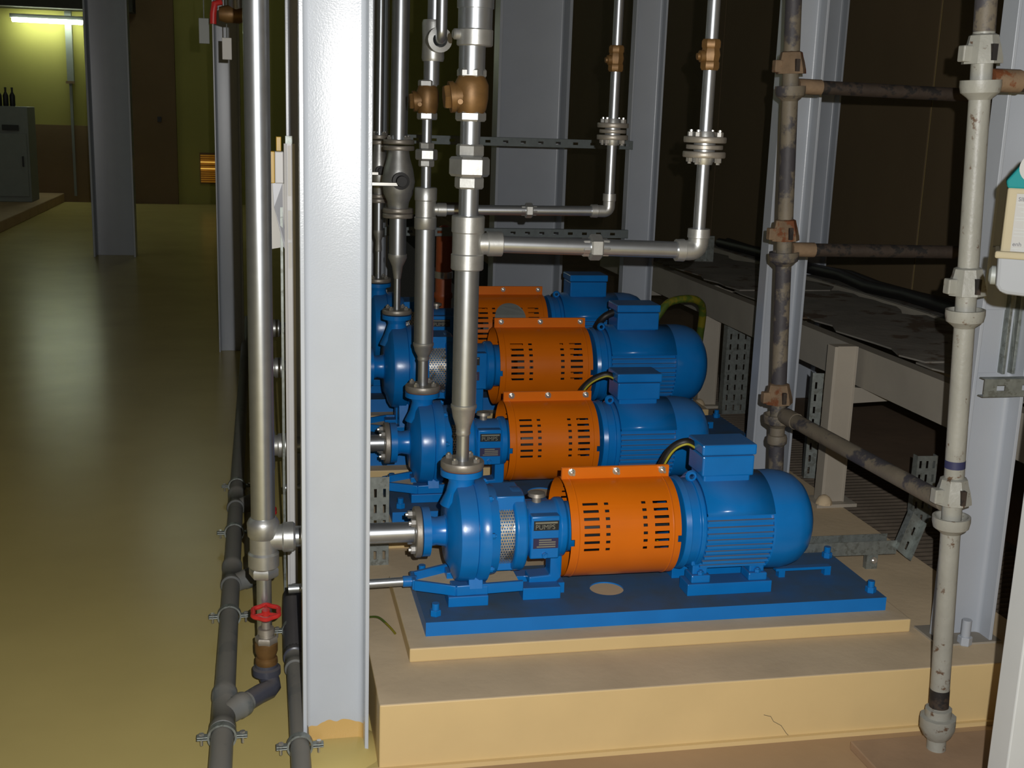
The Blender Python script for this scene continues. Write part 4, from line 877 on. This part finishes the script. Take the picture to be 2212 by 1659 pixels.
b = MB(); b.add([(.036, 3.80, 1.373), (.066, 3.80, 1.373), (.066, 3.796, 1.29), (.076, 3.788, 1.172), (.070, 3.788, 1.172), (.040, 3.795, 1.30)], [(0, 1, 2, 3, 4, 5)]); tag(b.build('cable_strap', 'dark_pvc', smooth=False, solid=.004), 'dark flat strap slanting from the push button box to the duct', 'strap')

# hanging tags and red lever on the aisle column
def tag_plate(x, y, z0, z1, w_, mt, label, dx=0):
    t = thing('hanging_tag', label, 'tag', (x, y, z0), 'tags hanging at upper left'); b = MB(); b.box(x - w_, x + w_, y - .004, y + .004, z0, z1); b.build('plate', mt, t, smooth=False, bevel=.002)
    b = MB(); b.cyl((x, y, z1), (x + dx, y, 6.5), .0025, n=8); b.build('cord', 'galvanised', t)
tag_plate(-.140, 5.7, 1.805, 1.90, .021, 'label_white', 'bright white tag hanging beside the tall suction pipe at top')
tag_plate(-.238, 5.7, 1.87, 1.98, .023, 'cabinet_grey', 'dim grey tag hanging at upper left of the bright white tag')
t = thing('lever_valve', 'red handled lever valve at top left above the white tags', 'valve', (-.17, 5.3, 1.95))
b = MB(); b.lathe((-.16, 5.32, 1.975), (1, 0, 0), [(0, .028), (.03, .036), (.08, .036), (.11, .028), (.14, .028)], 18); b.build('body', 'bronze', t)
b = MB(); b.tube([(-.150, 5.28, 2.02), (-.176, 5.27, 2.01), (-.182, 5.27, 1.97), (-.183, 5.27, 1.93)], .014, 10); b.build('lever', 'red_paint', t)
b = MB(); b.cyl((-.09, 5.32, 1.975), (-.09, 5.32, 3.2), .03); b.build('pipe', 'pipe_steel', t)

# ------------------------------------------------------------------ far end of the hall
def tube_lamp(x0, x1, y, z, label):
    t = thing('fluorescent_lamp', label, 'lamp', ((x0 + x1) / 2, y, z - .04), 'fluorescent tube lamps')
    b = MB(); b.box(x0 - .03, x1 + .03, y - .02, y + .07, z + .03, z + .09); b.build('housing', 'cabinet_grey', t, smooth=False, bevel=.006)
    b = MB(); b.lathe((x0, y, z), (1, 0, 0), [(0, .02), (.01, .036), (x1 - x0 - .01, .036), (x1 - x0, .02)], 16); b.build('tube', 'lamp_tube', t)
    for xx in (x0 + .02, x1 - .02):
        b = MB(); b.box(xx - .012, xx + .012, y - .02, y + .02, z, z + .04); b.build('lamp_holder', 'cabinet_grey', t, smooth=False)
tube_lamp(-3.72, -2.68, 20.3, 2.80, 'glowing fluorescent tube lamp on the far wall at upper left')
tube_lamp(-8.4, -7.2, 6.0, 4.6, 'added fill tube lamp over the left bay, outside the picture, nearest of three')  # three unseen lamps added here to give the floor its base light
tube_lamp(-8.4, -7.2, 9.0, 4.6, 'added fill tube lamp over the left bay, outside the picture, middle of three')
tube_lamp(-8.4, -7.2, 12.0, 4.6, 'added fill tube lamp over the left bay, outside the picture, farthest of three')
tube_lamp(-1.8, -0.6, 16.3, 4.5, 'far ceiling tube lamp over the aisle, above the picture')
b = MB(); b.box(-5.2, -1.9, 20.0, 20.62, 2.98, 3.25); struct(b.build('trim_1', 'ceiling_dark', smooth=False), 'dark beam above the far wall lamp')
t = thing('wall_duct', 'pale upright duct with cover joints on the lit far wall', 'duct', (-2.9, 20.5, 0))
b = MB(); b.box(-2.98, -2.88, 20.5, 20.62, 1.9, 2.98); b.build('upper_duct', 'cabinet_grey', t, smooth=False)
b = MB(); b.box(-2.96, -2.92, 20.54, 20.62, .1, 1.9); b.build('conduit', 'cabinet_grey', t, smooth=False)
b = MB(); b.box(-3.0, -2.87, 20.48, 20.5, 1.87, 1.91); b.build('joint', 'wall_dark', t, smooth=False)
b = MB(); b.box(-2.62, -2.42, 20.35, 20.62, 0, 3.0); struct(b.build('trim_2', 'wall_yellow', smooth=False), 'yellow pilaster on the far wall')
b = MB(); b.box(-2.10, -1.33, 20.50, 20.62, 0, 4.2); d1 = struct(b.build('wall_panel_1', 'wall_dark', smooth=False), 'tall dark brown panel on the far wall')  # upright slab in a darker brown than the wall around it
b = MB(); b.box(-1.62, -1.56, 20.46, 20.50, 1.32, 1.40); b.build('panel_block', 'black_rubber', d1, smooth=False)
b = MB(); b.box(-7.0, -2.42, 20.56, 20.62, 0, 1.22); struct(b.build('trim_3', 'wall_dark', smooth=False), 'brown band along the foot of the far wall')  # lower band of the wall in a darker brown
t = thing('louvre_window', 'small amber lit louvred opening low in the far wall', 'louvre', (-.83, 20.58, .35))
b = MB(); b.box(-.98, -.70, 20.585, 20.615, .34, .84); b.build('frame', 'wall_dark', t, smooth=False)
for i in range(13):
    b = MB(); zz = .36 + i * .0355; b.box(-.965, -.715, 20.55, 20.585, zz, zz + .022); b.build('slat', 'louvre_bright' if i in (6, 9) else 'louvre_amber', t, smooth=False)
# kerb and cabinet at the far left
b = MB(); b.box(-7, -3.12, 12.0, 20.6, 0, .14); tag(b.build('kerb_slab', 'brown_screed', smooth=False, bevel=.01), 'low raised slab along the far left of the aisle', 'slab')
t = thing('control_cabinet', 'dim grey control cabinet standing on the far left slab', 'cabinet', (-3.85, 18.9, .14))
b = MB(); b.box(-4.45, -3.27, 18.6, 19.2, .14, 1.50); b.build('body', 'cabinet_grey', t, smooth=False, bevel=.01)
for (xa, xb) in ((-4.42, -3.87), (-3.85, -3.30)):
    b = MB(); b.box(xa, xb, 18.58, 18.6, .22, 1.12); dd = b.build('door', 'cabinet_grey', t, smooth=False, bevel=.006)
    c = MB(); c.box(xb - .07, xb - .05, 18.55, 18.58, .65, .80); c.build('handle', 'black_rubber', dd, smooth=False)
b = MB(); b.box(-3.62, -3.40, 18.56, 18.6, 1.16, 1.24); b.build('meter', 'black_rubber', t, smooth=False)
for i in range(3):
    xx = -3.50 - .09 * i
    t = thing('dark_bottle', ['dark bottle on the far left cabinet, nearest its edge', 'dark bottle on the far left cabinet, middle of three', 'dark bottle on the far left cabinet, leftmost of three'][i], 'bottle', (xx, 18.8, 1.50), 'dark bottles on the cabinet')
    b = MB(); b.lathe((xx, 18.8, 1.50), (0, 0, 1), [(0, .033), (.01, .038), (.15, .038), (.20, .014), (.24, .014)], 14); b.build('glass', 'black_rubber', t)
    b = MB(); b.cyl((xx, 18.8, 1.74), (xx, 18.8, 1.765), .016, n=10); b.build('cap', 'plate_black', t)
